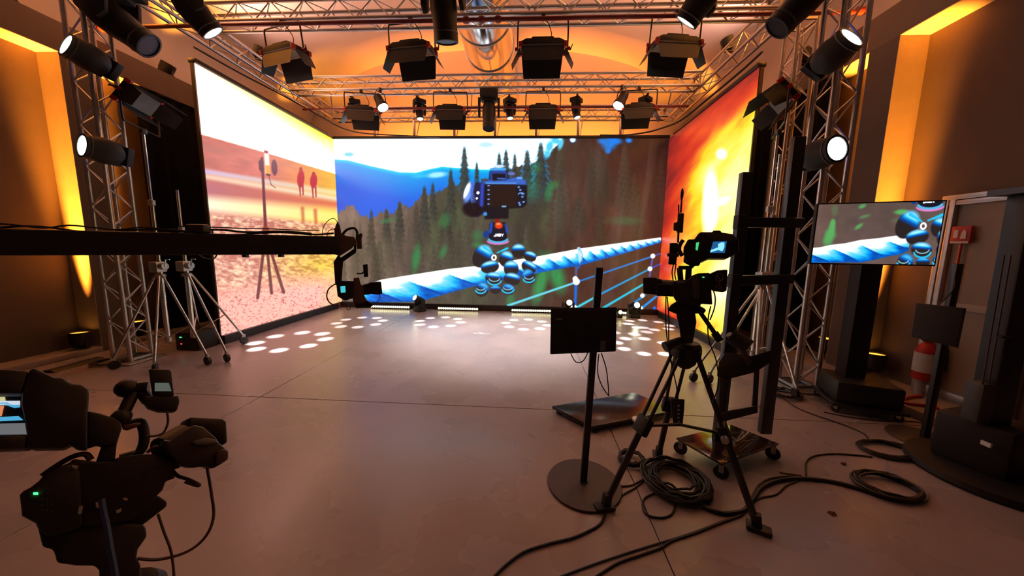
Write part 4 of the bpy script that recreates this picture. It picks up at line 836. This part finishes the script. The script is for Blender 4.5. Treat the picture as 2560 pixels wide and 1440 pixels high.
th = C([(1690, 785), (1738, 784), (1741, 806), (1732, 858), (1703, 860), (1698, 820)], FUR, 'pan_head', .11, .02)
G().cyl(ct(1750, 780, .05), ct(1800, 852, .04), .012, n=10).obj('pan_bar', BLKS, th); G().cyl(ct(1786, 832, .04), ct(1800, 852, .04), .02, n=12).obj('grip', RUB, th)
G().cyl(ct(1702, 850, .0), ct(1662, 868, -.06), .02, .03, 12).obj('grip', RUB, th)
for pl_ in (((1665, 740), (1664, 800), (1668, 850), (1676, 900), (1690, 960), (1695, 1000)), ((1668, 742), (1672, 800), (1672, 860), (1682, 925)), ((1777, 765), (1770, 800), (1772, 850), (1790, 900), (1796, 960), (1780, 1010)), ((1784, 728), (1788, 745), (1786, 770), (1775, 800)), ((1684, 660), (1680, 680), (1683, 702)), ((1690, 660), (1687, 684), (1690, 700))):
    G().tube(smooth_path([ct(x, y, .03) for x, y in pl_], 4), .0035, 5).obj('cable', RUB, bc)
# control box strapped to the tripod
zb = thing('power_supply', 'black power supply strapped to the middle leg of the camera tripod', 'power supply', tuple(at(1690, 1080, y=2.16)))
traced([(1676, 996), (1712, 998), (1710, 1030), (1706, 1066), (1684, 1066), (1678, 1028)], 2.46, .06, (1690, 1030)).obj('case', FUR, zb, bevel=.006)
for k in range(5): traced([(1694, 1012 + k * 10), (1700, 1012 + k * 10), (1699, 1017 + k * 10), (1693, 1017 + k * 10)], 2.452, .006, (1690, 1030)).obj('connector', STEEL, zb)
# ---- foreground camera
FC, FD = (230, 1180), 1.40
fcam = thing('broadcast_camera', 'dark broadcast camera filling the lower left corner, seen from behind', 'camera', tuple(tpt(270, 1400, FD, FC)), 'broadcast cameras')
def F(pts, m, name, th=.14, w0=0., par=None, bevel=.006): return traced(pts, FD, th, FC, w0).obj(name, m, par or fcam, bevel=bevel)
def ft(px, py, w_=0.): return tpt(px, py, FD + w_, FC)
F([(116, 1179), (175, 1156), (182, 1147), (242, 1154), (287, 1154), (292, 1144), (349, 1135), (384, 1135), (416, 1144), (443, 1156), (430, 1174), (439, 1195), (414, 1204), (407, 1225), (394, 1238), (375, 1262), (330, 1300), (230, 1318), (150, 1300), (120, 1240)], FUR, 'body', .16)
F([(97, 1202), (116, 1179), (175, 1156), (200, 1180), (205, 1320), (120, 1345), (95, 1323), (88, 1309), (54, 1291), (48, 1238), (54, 1227), (74, 1220)], FUR, 'rear_battery', .13, -.03, None, .012)
F([(394, 1238), (418, 1254), (418, 1266), (359, 1312), (300, 1330), (290, 1270)], FUR, 'grip', .1, .03)
F([(88, 1309), (200, 1300), (359, 1312), (365, 1321), (368, 1341), (345, 1374), (342, 1394), (352, 1415), (352, 1500), (250, 1500), (249, 1429), (237, 1415), (191, 1415), (141, 1408), (139, 1394), (132, 1374), (106, 1369), (95, 1323)], FUR, 'pan_head', .15, .01)
vf = F([(72, 927), (83, 917), (137, 943), (157, 943), (179, 959), (204, 960), (222, 972), (220, 1008), (218, 1026), (218, 1122), (186, 1120), (175, 1107), (157, 1120), (64, 1122), (68, 1086), (52, 1010), (54, 980)], FUR, 'viewfinder', .16, -.06, None, .01)
F([(-60, 918), (72, 926), (54, 984), (-60, 984)], FUR, 'hood_top', .14, -.06, vf); F([(-60, 1088), (68, 1086), (64, 1122), (-60, 1126)], FUR, 'hood_bottom', .14, -.06, vf)
F([(-60, 980), (54, 980), (52, 1010), (68, 1088), (-60, 1090)], mat('vf_bezel', (.02, .02, .022), .4), 'screen_panel', .01, .0, vf, 0)
VW, VS, VG, VO = emat('vf_white', (.75, .85, .95), .8), emat('vf_sky_blue', (.1, .5, .85), .8), mat('vf_grey', (.02, .02, .02), .4, emit=(.26, .27, .28), es=.55), emat('vf_orange', (.9, .3, .12), .8)
for pts, m in ((((-60, 1002), (50, 1002), (50, 1012), (-60, 1014)), VW), (((-60, 1006), (18, 1006), (30, 1012), (50, 1012), (50, 1018), (36, 1020), (14, 1012), (-60, 1008)), VS), (((-60, 1046), (46, 1040), (58, 1050), (-60, 1056)), VS), (((-60, 1060), (62, 1058), (67, 1086), (-60, 1087)), VG), (((-60, 1014), (10, 1015), (4, 1040), (-60, 1046)), VO), (((-20, 992), (12, 990), (14, 1002), (-20, 1002)), mat('vf_yellow', (.02, .02, .02), .4, emit=(.75, .7, .35), es=.8))):
    F(list(pts), m, 'picture_patch', .002, -.004, vf, 0)
F([(218, 1026), (251, 1033), (285, 1044), (303, 1057), (305, 1071), (296, 1098), (292, 1113), (253, 1116), (240, 1111), (217, 1122)], FUR, 'viewfinder_arm', .07, 0.)
F([(255, 1110), (296, 1098), (292, 1113), (287, 1160), (238, 1160)], FUR, 'upright', .06, .01)
OR_LIT = mat('handle_orange_light', (.16, .05, .025), .5)  # orange light falling on the handle, put into its colour
hb = [(305, 1066), (330, 1058), (352, 1056), (361, 1085), (358, 1112), (346, 1132), (320, 1140), (298, 1146)]
G().tube(smooth_path([ft(x, y, .06) for x, y in hb], 4), .011, 10).obj('carry_handle', FUR, fcam); F([(306, 1064), (350, 1055), (354, 1062), (316, 1076)], OR_LIT, 'handle_top', .04, .03)
F([(467, 1071), (468, 1044), (480, 1042), (559, 1046), (567, 1054), (570, 1108), (559, 1112), (500, 1110)], FUR, 'lens_hood', .15, .06, None, .012)
F([(407, 1098), (426, 1102), (447, 1087), (484, 1062), (509, 1067), (540, 1094), (549, 1108), (572, 1127), (572, 1148), (551, 1162), (530, 1173), (515, 1165), (480, 1170), (459, 1165), (434, 1146), (413, 1121)], mat('lens_grip', (.03, .024, .024), .45), 'lens_servo_grip', .1, -.02, None, .014)
F([(540, 1135), (560, 1120), (572, 1127), (572, 1145), (555, 1158), (540, 1160)], mat('knob_brown', (.08, .045, .035), .4), 'focus_knob', .05, -.04); F([(478, 1104), (515, 1094), (540, 1098), (548, 1108), (520, 1112), (490, 1112)], GREY, 'rocker_plate', .03, -.028)
G().cyl(ft(415, 1135, .07), ft(470, 1100, .09), .055, n=18).obj('lens_barrel', FUR, fcam)
pm = F([(359, 990), (436, 990), (447, 987), (450, 1004), (442, 1029), (397, 1028), (372, 1019), (357, 1000)], FUR, 'phone_holder', .05, .02)
F([(372, 922), (424, 923), (429, 929), (436, 990), (382, 990)], FUR, 'phone', .012, .02, pm, .004); F([(387, 957), (422, 957), (429, 978), (387, 978)], mat('phone_screen', (.02, .025, .02), .3, emit=(.10, .12, .10), es=.9), 'phone_display', .002, .017, pm, 0)
G().sph(ft(318, 970, .05), .026, 14).obj('ball_joint', RUB, fcam); G().cyl(ft(322, 970, .05), ft(372, 966, .04), .017, n=12).obj('arm_link', BLKS, fcam); G().cyl(ft(345, 968, .05), ft(372, 1003, .05), .014, n=12).obj('arm_link', BLKS, fcam); G().cyl(ft(336, 975, .05), ft(306, 1040, .04), .014, n=12).obj('arm_link', BLKS, fcam); G().sph(ft(303, 1043, .04), .022, 12).obj('ball_joint', RUB, fcam)
RC = mat('dark_red_cable', (.06, .02, .018), .5)
for pl_, r in (((418, 1030), (420, 1055), (410, 1080), (392, 1089), (364, 1091)), .003), (((518, 1170), (528, 1230), (534, 1290), (515, 1340), (470, 1378), (400, 1398), (342, 1396)), .0038), (((395, 1285), (410, 1330), (428, 1380), (436, 1450)), .003), (((368, 1132), (385, 1118), (405, 1122), (418, 1138)), .004), (((434, 1155), (430, 1172), (445, 1190), (470, 1198), (498, 1212), (492, 1214), (462, 1204)), .0045), (((105, 1190), (130, 1172), (165, 1150), (192, 1138), (215, 1136), (228, 1150)), .006):
    G().tube(smooth_path([ft(x, y, .02) for x, y in pl_], 5), r, 6).obj('cable', RC, fcam)
G().tube(smooth_path([ft(x, y, -.045) for x, y in ((254, 1248), (258, 1275), (268, 1320), (276, 1370), (284, 1410), (292, 1460))], 4), .006, 6).obj('data_cable', mat('blue_cable', (.03, .07, .22), .5), fcam)
F([(83, 1231), (95, 1231), (95, 1237), (83, 1237)], GRNL, 'green_led', .003, -.034, None, 0)
for pts in (((198, 1266), (208, 1264), (204, 1284), (194, 1286)), ((239, 1254), (258, 1262), (258, 1274), (240, 1268)), ((308, 1244), (320, 1246), (318, 1252), (308, 1250)), ((290, 1276), (304, 1270), (302, 1280), (292, 1284)), ((180, 1162), (196, 1164), (194, 1172), (182, 1170))): F(list(pts), TAG, 'paper_tag', .003, -.006 if pts[0][0] > 205 else -.034, None, 0)
for i in range(4):
    for j in range(3): F([(103 + j * 12, 1232 + i * 14), (107 + j * 12, 1232 + i * 14), (107 + j * 12, 1236 + i * 14), (103 + j * 12, 1236 + i * 14)], DARKG, 'button', .004, -.033, None, 0)
ap = ft(300, 1520, .08); tripod('black tripod below the foreground camera in the lower left corner', (ap.x, ap.y, ap.z), [(ap.x - .5, ap.y + .05), (ap.x + .3, ap.y + .42), (ap.x + .2, ap.y - .45)])
# ---- monitor on a pole, seen from behind
ms = thing('monitor_stand', 'thin black pole on a round base plate holding a monitor', 'stand', (.41, 2.04, 0)); G().lathe([(.0, 0), (.245, 0), (.25, .006), (.245, .014), (.03, .02), (.02, .03)], (.40, 2.04, .001), (0, 0, 1), 40).obj('base_plate', mat('dark_plum_steel', (.06, .045, .045), .45), ms)
G().bar((.395, 2.04, .015), (.432, 2.04, 1.485), .045, .035, (0, 1, 0)).obj('pole', BLKS, ms, bevel=.006)
mo = thing('monitor', 'black monitor seen from behind on the thin pole before the stage', 'monitor', (.35, 1.99, .91), 'monitors on stands')
MC, MD = (1458, 826), 2.075
traced([(1377, 774), (1538, 770), (1542, 774), (1540, 879), (1375, 886)], MD, .04, MC, -.03).obj('back_shell', mat('monitor_back', (.012, .014, .013), .5), mo, bevel=.008)
traced([(1377, 772), (1542, 768), (1540, 776), (1378, 780)], MD, .045, MC, -.032).obj('top_edge', DARKG, mo); traced([(1501, 852), (1515, 852), (1514, 876), (1500, 877)], MD, .006, MC, -.035).obj('label', GREY, mo); traced([(1389, 796), (1406, 795), (1406, 800), (1389, 801)], MD, .004, MC, -.034).obj('maker_mark', GREY, mo)
for pl_ in (((1427, 884), (1440, 905), (1458, 902), (1470, 880)), ((1497, 885), (1494, 930), (1505, 965), (1522, 990)), ((1503, 882), (1515, 920), (1520, 960), (1522, 990))): G().tube(smooth_path([tpt(x, y, MD + .01, MC) for x, y in pl_], 4), .0035, 5).obj('cable', RUB, mo)
# ---- flat black base plate lying on the floor
bp = thing('base_plate', 'large flat black base plate lying on the floor behind the monitor', 'base plate', (.85, 3.0, 0))
pc = [(.244, 3.0), (1.151, 3.38), (1.445, 3.02), (.56, 2.66)]
G().prism([(x, y, .035) for x, y in pc], (0, 0, .03)).obj('plate', mat('plate_dark_red_black', (.022, .012, .011), .2), bp, bevel=.006)
for x, y in pc: G().cyl((x + (.85 - x) * .12, y + (3.0 - y) * .12, 0), (x + (.85 - x) * .12, y + (3.0 - y) * .12, .036), .03).obj('foot', RUB, bp)
# ---- rolling steel frame with glossy foot plate
ct_ = thing('equipment_trolley', 'black rolling steel frame with a glossy foot plate right of the tripod', 'trolley', (1.6, 2.42, 0))
tc = [(1.18, 2.44), (1.36, 2.15), (1.95, 2.43), (1.74, 2.68)]
G().prism([(x, y, .115) for x, y in tc], (0, 0, .014)).obj('foot_plate', mat('smoked_glass_plate', (.03, .02, .017), .06), ct_, bevel=.003)
for x, y in tc: caster((x + (1.56 - x) * .1, y + (2.42 - y) * .1), .048, ct_, 1.)
G().bar((1.505, 2.45, .125), (1.512, 2.45, 2.15), .075, .05, (0, 1, 0)).obj('post', BLKS, ct_, bevel=.005); G().bar((1.945, 2.58, .125), (1.93, 2.58, 2.43), .085, .05, (0, 1, 0)).obj('post', BLKS, ct_, bevel=.005)
for z, x0, x1 in ((1.80, 1.45, 2.0), (1.385, 1.44, 1.98)): G().bar((x0, 2.40, z), (x1, 2.55, z + .012), .05, .07).obj('cross_bar', BLKS, ct_, bevel=.005)
for z in (1.80, 1.385): G().box((1.46, 2.39, z), (.05, .06, .1)).obj('clamp', BLKM, ct_, bevel=.006)
TC, TD = (1860, 930), 2.86
def T_(pts, m, name, th=.06, w0=0.): return traced(pts, TD, th, TC, w0).obj(name, m, ct_, bevel=.005)
T_([(1797, 905), (1815, 880), (1880, 890), (1926, 875), (1928, 905), (1890, 930), (1812, 950), (1792, 940)], BLKM, 'lower_bracket'); T_([(1798, 940), (1820, 938), (1812, 1056), (1797, 1062)], BLKM, 'bracket_leg'); T_([(1886, 905), (1900, 903), (1893, 1030), (1880, 1030)], BLKM, 'bracket_leg'); T_([(1800, 1032), (1893, 1014), (1895, 1032), (1802, 1056)], BLKM, 'bracket_bar', .05, -.02)
G().cyl(tpt(1826, 838, TD, TC), tpt(1872, 868, TD, TC), .055, n=18).obj('motor', BLKM, ct_); G().cyl(tpt(1822, 836, TD - .06, TC), tpt(1826, 840, TD - .05, TC), .022, n=14).obj('motor_cap', GREY, ct_); T_([(1838, 860), (1850, 855), (1882, 905), (1870, 915)], DARKG, 'strut', .03, -.03)
# ---- large monitor on a lift column
tv = thing('monitor', 'large flat monitor showing the rope close-up on the right', 'monitor', tuple(at(2195, 662, y=3.25)), 'monitors on stands')
a_, b_, c_, d_ = at(2028, 657, y=3.36), at(2335, 662, y=3.14), at(2362, 503, y=3.14), at(2045, 507, y=3.36)
TVX = (b_ - a_); TVN = TVX.cross(V((0, 0, 1))).normalized(); c_ = b_ + V((0, 0, (c_ - b_).z)); d_ = a_ + V((0, 0, (c_ - b_).z)); mg = .012; e_ = TVX.normalized()
G().prism([a_ - e_ * mg - V((0, 0, mg)), b_ + e_ * mg - V((0, 0, mg)), c_ + e_ * mg + V((0, 0, mg)), d_ - e_ * mg + V((0, 0, mg))], -TVN * .05).obj('casing', BLKM, tv, bevel=.004)
def tv_picture():
    # artwork frame: 360 x 190 view of the rope close-up; u, v of the panel -> frame
    p = Pic(240, 124, [[317, 17, 8], [5, -154, 167], [0, 0, 1]]); X, Y = p.X, p.Y
    p.img[:] = np.array(rgb(104, 84, 78)); n1 = p.noise(60, 40, 1); p.img *= (.8 + .4 * n1[..., None]); p.mix(np.clip(1 - X / 120, 0, 1) * .4, rgb(132, 96, 82)); p.mix(np.clip((p.noise(30, 60, 4) - .5) * 3, 0, 1) * .3 * np.clip(1 - X / 260, 0, 1), rgb(120, 116, 90))
    for x, y, rx, ry, a, s_ in ((64, 62, 7, 10, .1, 1), (62, 76, 9, 14, .1, .9), (58, 92, 14, 14, .2, .9), (52, 108, 13, 14, .3, .8), (140, 22, 10, 5, -.3, .8), (133, 73, 12, 5, -.6, .8), (147, 48, 14, 4, -.25, .5), (240, 40, 17, 6, 0, 1), (68, 30, 9, 14, 0, .25), (228, 60, 14, 5, 0, .2)): p.ell(x, y, rx, ry, rgb(92, 180, 98), a, .8, s_)
    rope(p, [(0, 128), (30, 126), (60, 120), (100, 116), (140, 108), (180, 105), (235, 98), (300, 90)], [(0, 167), (140, 166), (175, 160), (215, 150), (240, 146), (300, 120)], lambda x: np.interp(x, [0, 100, 300], [84, 76, 60]), -5, 262, 1.25)
    gorilla(p, lambda x: 222 + (x - 1180) * 1.30, lambda y: 18 + (y - 592) * 1.12, 1.2); p.text('JOBY', 291, 13, 6.5, 2.4, WHT)
    return p
tv_picture().build('screen', a_ + TVN * .002, b_ + TVN * .002, d_ + TVN * .002, 1.0, tv)
ls = thing('monitor_lift', 'black lift column on a caster base carrying the large monitor', 'stand', (3.4, 3.36, 0))
G().box((3.36, 3.42, 1.05), (.2, .12, 1.5)).obj('column', BLKM, ls, bevel=.01); G().box((3.33, 3.36, 1.75), (.3, .04, .3)).obj('mount_plate', BLKS, ls)
rz = M.Rotation(-.35, 3, 'Z'); G().box((3.40, 3.36, .215), (.50, .42, .22), rz).obj('base_box', mat('lift_base_black', (.02, .021, .019), .5), ls, bevel=.03); G().box((3.40, 3.36, .09), (.56, .48, .03), rz).obj('base_frame', BLKS, ls, bevel=.006)
for i in (-1, 1):
    for j in (-1, 1): q = V((3.40, 3.36, 0)) + rz @ V((i * .23, j * .19, 0)); caster((q.x, q.y), .034, ls, .6)
# ---- small grey monitor on a pole
ss = thing('monitor_stand', 'dark pole on a round floor plate in front of the door', 'stand', (3.44, 2.8, 0)); G().lathe([(0, 0), (.225, 0), (.23, .006), (.22, .014), (.03, .02)], (3.44, 2.8, .001), (0, 0, 1), 40).obj('base_plate', mat('dark_brown_steel', (.05, .038, .03), .5), ss); G().bar((3.44, 2.8, .015), (3.445, 2.8, 1.525), .055, .035, (0, 1, 0)).obj('pole', BLKS, ss, bevel=.005)
sm = thing('monitor', 'small switched-off grey monitor on the pole by the door', 'monitor', tuple(at(2340, 860, y=2.75)), 'monitors on stands')
traced([(2290, 757), (2411, 770), (2391, 869), (2277, 842)], 4.27, .03, (2345, 812), -.02).obj('panel', mat('dull_grey_screen', (.045, .05, .062), .55), sm, bevel=.004); traced([(2411, 770), (2416, 772), (2396, 871), (2391, 869)], 4.27, .035, (2345, 812), -.022).obj('side_edge', BLK, sm)
G().tube(smooth_path([tpt(x, y, 4.27, (2345, 812)) for x, y in ((2350, 757), (2368, 742), (2385, 720), (2388, 690))], 3), .005).obj('cable', RUB, sm)
# ---- dark lift stand cut by the right picture edge
rs = thing('lift_stand', 'dark lift stand with a heavy base at the far right edge', 'stand', (3.2, 2.3, 0))
G().lathe([(0, 0), (.40, 0), (.41, .02), (.40, .055), (.2, .06)], (3.36, 2.34, .001), (0, 0, 1), 40).obj('floor_plate', BLKM, rs)
rz = M.Rotation(.3, 3, 'Z'); G().box((3.38, 2.42, .235), (.36, .36, .36), rz).obj('base_box', BLKM, rs, bevel=.03); G().bar((3.33, 2.38, .4), (3.30, 2.38, 2.0), .15, .12, (0, 1, 0)).obj('column', BLK, rs, bevel=.01); G().box((3.21, 2.36, .56), (.1, .1, .3)).obj('cable_box', DARKG, rs, bevel=.02); G().box((3.30, 2.38, 2.02), (.3, .2, .04)).obj('top_plate', BLKS, rs)
for x_ in (3.17, 3.21): G().cyl((x_, 2.33, .7), (x_ - .03, 2.33, 1.6), .005, n=6).obj('wire', RC, rs)
G().box((3.22, 2.31, 1.05), (.07, .03, .015)).obj('lever', BLKM, rs); G().box((3.18, 2.26, .3), (.012, .05, .03)).obj('white_mark', WHITE, rs)
# ================================================================== SMALL THINGS, CABLES
q = at(2302, 985, z=.09); fx, fy = min(q.x, 4.22), q.y
fe = thing('fire_extinguisher', 'red fire extinguisher with white label standing by the door', 'extinguisher', (fx, fy, .09))
def fz(py): return at(2315, py, y=fy).z
z0, z1 = fz(948), fz(858); R0 = .085
G().lathe([(R0 * .9, 0), (R0, .02), (R0, (z1 - z0) * .8), (R0 * .7, (z1 - z0) * .95), (.03, (z1 - z0) * 1.02), (.03, (z1 - z0) * 1.1)], (fx + .03, fy, z0), (0, 0, 1), 24).obj('cylinder', RED, fe)
G().lathe([(R0 + .002, 0), (R0 + .002, (z1 - z0) * .52)], (fx + .03, fy, z0 + (z1 - z0) * .22), (0, 0, 1), 24).obj('label', WHITE, fe)
G().cyl((fx + .02, fy, .092), (fx + .02, fy, z0), .04, n=14).obj('pedestal', mat('grey_pedestal', (.4, .36, .34), .5), fe); G().box((fx + .03, fy, z1 + .05), (.12, .04, .05)).obj('valve', BLKM, fe); G().tube(smooth_path([(fx + .09, fy - .03, z1 + .04), (fx + .16, fy - .05, z1 - .05), (fx + .14, fy - .08, z0 + .12)], 4), .012).obj('hose', RUB, fe)
sg = thing('fire_sign', 'red fire point sign on a thin red post by the door', 'sign', (4.36, 3.50, .09))
c = at(2405, 587, x=4.34); G().box(c, (.03, .15, .17)).obj('sign_plate', RED, sg, bevel=.004); G().cyl((c.x + .01, c.y, .09), (c.x + .01, c.y, c.z - .08), .01, n=8).obj('post', RED, sg)
SW = mat('sign_white', (.75, .7, .62), .6)
G().box((c.x - .017, c.y + .035, c.z + .01), (.004, .035, .08)).obj('extinguisher_symbol', SW, sg); G().prism([(c.x - .017, c.y - .005, c.z - .04), (c.x - .017, c.y - .05, c.z - .04), (c.x - .017, c.y - .045, c.z + .03), (c.x - .017, c.y - .028, c.z + .055), (c.x - .017, c.y - .012, c.z + .02)], (-.004, 0, 0)).obj('flame_symbol', SW, sg); G().box((c.x - .017, c.y + .0, c.z - .075), (.004, .14, .02)).obj('white_edge', SW, sg)
hz = [at(x, y, z=.105) for x, y in ((2305, 990), (2275, 993), (2258, 1000), (2268, 1008), (2300, 1012), (2335, 1016), (2345, 1022))]
tag(G().tube(smooth_path(hz, 5), .014, 8).obj('red_hose', RED), 'red hose lying on the kerb beside the extinguisher', 'hose')
# floor cables: each run is one thing
def cable(label, pts, r=.007, m=RUB, z=None, k=6, group='loose cables on the floor'):
    P = [at(x, y, z=(z or r + .001)) for x, y in pts]
    return tag(G().tube(smooth_path(P, k), r, 6).obj('floor_cable', m), label, 'cable', group)
BRC, BLC = mat('brown_cable', (.035, .02, .015), .6), mat('slate_blue_cable', (.045, .055, .09), .6)
cable('black cable running from the left tripod foot to the bottom edge', [(1512, 1285), (1500, 1310), (1470, 1328), (1430, 1345), (1370, 1360), (1310, 1380), (1265, 1412), (1235, 1442)], .007)
cable('thin blue cable crossing the floor to the bottom edge', [(1860, 1285), (1800, 1305), (1750, 1325), (1690, 1345), (1640, 1360), (1560, 1385), (1480, 1412), (1400, 1442)], .005, BLC)
cable('black cable beside the thin blue one at the bottom edge', [(1855, 1288), (1790, 1312), (1740, 1332), (1680, 1352), (1650, 1370), (1600, 1388), (1550, 1405), (1515, 1425), (1485, 1445)], .006)
cable('thick black cable bundle from the coil to the right tripod foot', [(1745, 1258), (1775, 1274), (1810, 1283), (1840, 1281), (1862, 1274), (1885, 1245), (1905, 1218), (1950, 1200), (2010, 1196), (2080, 1204), (2150, 1222), (2210, 1243), (2260, 1252), (2300, 1252)], .013)
cable('black cable looping in front of the coil under the tripod', [(1640, 1232), (1612, 1245), (1607, 1268), (1620, 1288), (1655, 1294), (1680, 1284), (1688, 1262)], .006)
cable('brown cable leading from the floor coil past the lift base', [(1945, 985), (1985, 1015), (2030, 1035), (2080, 1052), (2130, 1070), (2160, 1085), (2172, 1100)], .006, BRC)
cable('brown cable curling beside the trolley', [(2015, 1188), (2014, 1160), (2030, 1142), (2070, 1135), (2120, 1136), (2180, 1142)], .006, BRC)
cable('cable arching from the bundle behind the right tripod foot', [(1860, 1275), (1880, 1240), (1900, 1210), (1930, 1195), (1985, 1190)], .006, BRC)
cable('lowest cable of the bundle near the right tripod foot', [(1870, 1268), (1900, 1245), (1940, 1236), (1965, 1215), (2000, 1200)], .005, BRC)
cable('cable across the floor below the large monitor', [(2060, 1030), (2120, 1042), (2200, 1052), (2260, 1052), (2330, 1060)], .005, BRC)
cable('thin cable between the tripod foot and the coil', [(1540, 1215), (1575, 1214), (1605, 1200), (1625, 1190)], .005, BRC); cable('thin cable slanting behind the left tripod foot', [(1530, 1262), (1560, 1235), (1590, 1218), (1612, 1196)], .005, BRC)
def coil(label, c, R0, n, r, sq=1., seed=0, m=RUB, top=.05, wob=.04):
    rnd = random.Random(seed); P = []; c = V(c); st = 26
    for i in range(n * st):
        a = 2 * math.pi * i / st; f = i / (n * st); R1 = R0 * (1 + wob * math.sin(f * 40 + seed) + rnd.uniform(-.012, .012) * 2 + .10 * math.sin(i * .9 / st * 2.4))
        P.append(c + V((R1 * math.cos(a), R1 * sq * math.sin(a), r + .002 + top * abs(math.sin(f * 7.3 + seed)) * (.6 + .4 * rnd.random()))))
    return tag(G().tube(P, r, 5).obj('cable_coil', m), label, 'cable coil', 'coiled cables')
coil('large pile of coiled black cable under the broadcast camera tripod', (1.03, 2.09, 0), .17, 16, .008, 1., 3, top=.06, wob=.22); 
coil('small tight cable coil behind the left leg of the camera tripod', (.80, 2.31, 0), .085, 5, .008, .9, 1, top=.04)
coil('oval cable coil on the floor right of the trolley, nearest the viewer', tuple(at(2218, 1222, z=0)), .17, 5, .010, .75, 5, top=.03, wob=.06)
coil('cable coil with a blue cable on the floor beside the small monitor base', tuple(at(2215, 1128, z=0)), .19, 5, .009, .6, 8, top=.02, wob=.1)
coil('loose cable loops at the foot of the right truss tower', tuple(at(1965, 990, z=0)), .14, 5, .006, .8, 11, top=.04, wob=.2)
coil('loose cable loops beside the left truss tower foot', tuple(at(275, 908, z=0)), .16, 4, .008, .8, 13, BRC, top=.03, wob=.15)
tag(G().tube(smooth_path([at(x, y, z=.02) for x, y in ((2214, 1152), (2225, 1175), (2255, 1195), (2290, 1212), (2315, 1228), (2318, 1245), (2308, 1252))], 5), .006, 6).obj('floor_cable', mat('pale_blue_cable', (.22, .24, .3), .5)), 'pale grey cable lying across the oval coil', 'cable', 'loose cables on the floor')
rb = at(190, 922, z=0); t = thing('cable_ramp', 'flat black cable ramp on the floor along the left kerb', 'cable ramp', tuple(rb)); p0, p1 = at(120, 932, z=0), at(250, 897, z=0); dd = (p1 - p0).normalized(); nn = V((-dd.y, dd.x, 0))
G().prism([p0 - nn * .09, p0 - nn * .04 + V((0, 0, .03)), p0 + nn * .04 + V((0, 0, .03)), p0 + nn * .09], p1 - p0).obj('ramp', RUB, t); G().bar(p0.lerp(p1, .02) + V((0, 0, .032)), p0.lerp(p1, .98) + V((0, 0, .032)), .03, .004).obj('lid', DARKG, t)
# power box and small amplifier rack at the drape, left
t = thing('amplifier_box', 'low black box with green and red lights beside the left LED wall', 'amplifier', (-4.78, 4.45, 0)); c = at(478, 838, y=4.42)
G().box((c.x, 4.5, .14), (.36, .3, .27)).obj('case', BLKM, t, bevel=.01); G().box((c.x - .09, 4.348, .20), (.03, .006, .012)).obj('green_light', GRNL, t); G().box((c.x - .09, 4.348, .10), (.02, .006, .015)).obj('red_light', emat('red_led', (1, .05, .1), 2.), t)
# tape mark and dry leaves
t = thing('tape_mark', 'small white Y-shaped tape mark on the stage floor', 'tape mark', tuple(at(1205, 833, z=0))); TP = mat('white_tape', (.7, .66, .62), .6)
G().bar(at(1184, 833, z=.002), at(1226, 835.5, z=.002), .035, .002).obj('strip', TP, t); G().bar(at(1207, 834, z=.004), at(1196, 830.3, z=.004), .035, .002).obj('strip', TP, t)
for lab, a_, b_ in (('curled dry leaf on the floor before the cable bundle', (2066, 1281), (2094, 1290)), ('small dry leaf on the floor behind the cable bundle', (2100, 1158), (2118, 1164))):
    p, q = at(*a_, z=.004), at(*b_, z=.004); d = (q - p); n = V((-d.y, d.x, 0)) * .32; g = G(); m_ = (p + q) / 2
    g.add([p, p.lerp(q, .3) + n * .7 + V((0, 0, .012)), m_ + n + V((0, 0, .008)), p.lerp(q, .75) + n * .6 + V((0, 0, .016)), q, p.lerp(q, .75) - n * .6 + V((0, 0, .004)), m_ - n, p.lerp(q, .3) - n * .7, m_ + V((0, 0, .014))], [(0, 1, 8), (1, 2, 8), (2, 3, 8), (3, 4, 8), (4, 5, 8), (5, 6, 8), (6, 7, 8), (7, 0, 8)])
    tag(g.obj('dry_leaf', mat('dry_leaf_brown', (.07, .03, .015), .8)), lab, 'leaf', 'dry leaves')
st = thing('wooden_stick', 'thin pale wooden stick on the floor beside the trolley', 'stick', tuple(at(1975, 1183, z=0))); G().cyl(at(1948, 1180, z=.007), at(2003, 1188, z=.007), .006, n=8).obj('stick', mat('pale_wood', (.35, .26, .17), .7), st)
# cables hanging in the rig
for lab, pts, yy in (('black cable sagging from the wide LED wall to the right side truss', ((1500, 338), (1560, 338), (1610, 332), (1650, 322), (1700, 302), (1760, 255), (1850, 180), (1905, 130)), None),):
    P = [at(x, y, y=7.9 - 2.6 * max(0, (x - 1650)) / 255) for x, y in pts]; tag(G().tube(smooth_path(P, 5), .018, 6).obj('rig_cable', RUB), lab, 'cable', 'cables in the rig')
P = [at(x, y, y=7.9 - 2.9 * max(0, (845 - x)) / 360) for x, y in ((1100, 343), (980, 338), (900, 332), (850, 318), (800, 290), (700, 235), (600, 183), (485, 118))]; tag(G().tube(smooth_path(P, 5), .015, 6).obj('rig_cable', RUB), 'black cable clipped along the top of the left LED wall', 'cable', 'cables in the rig')
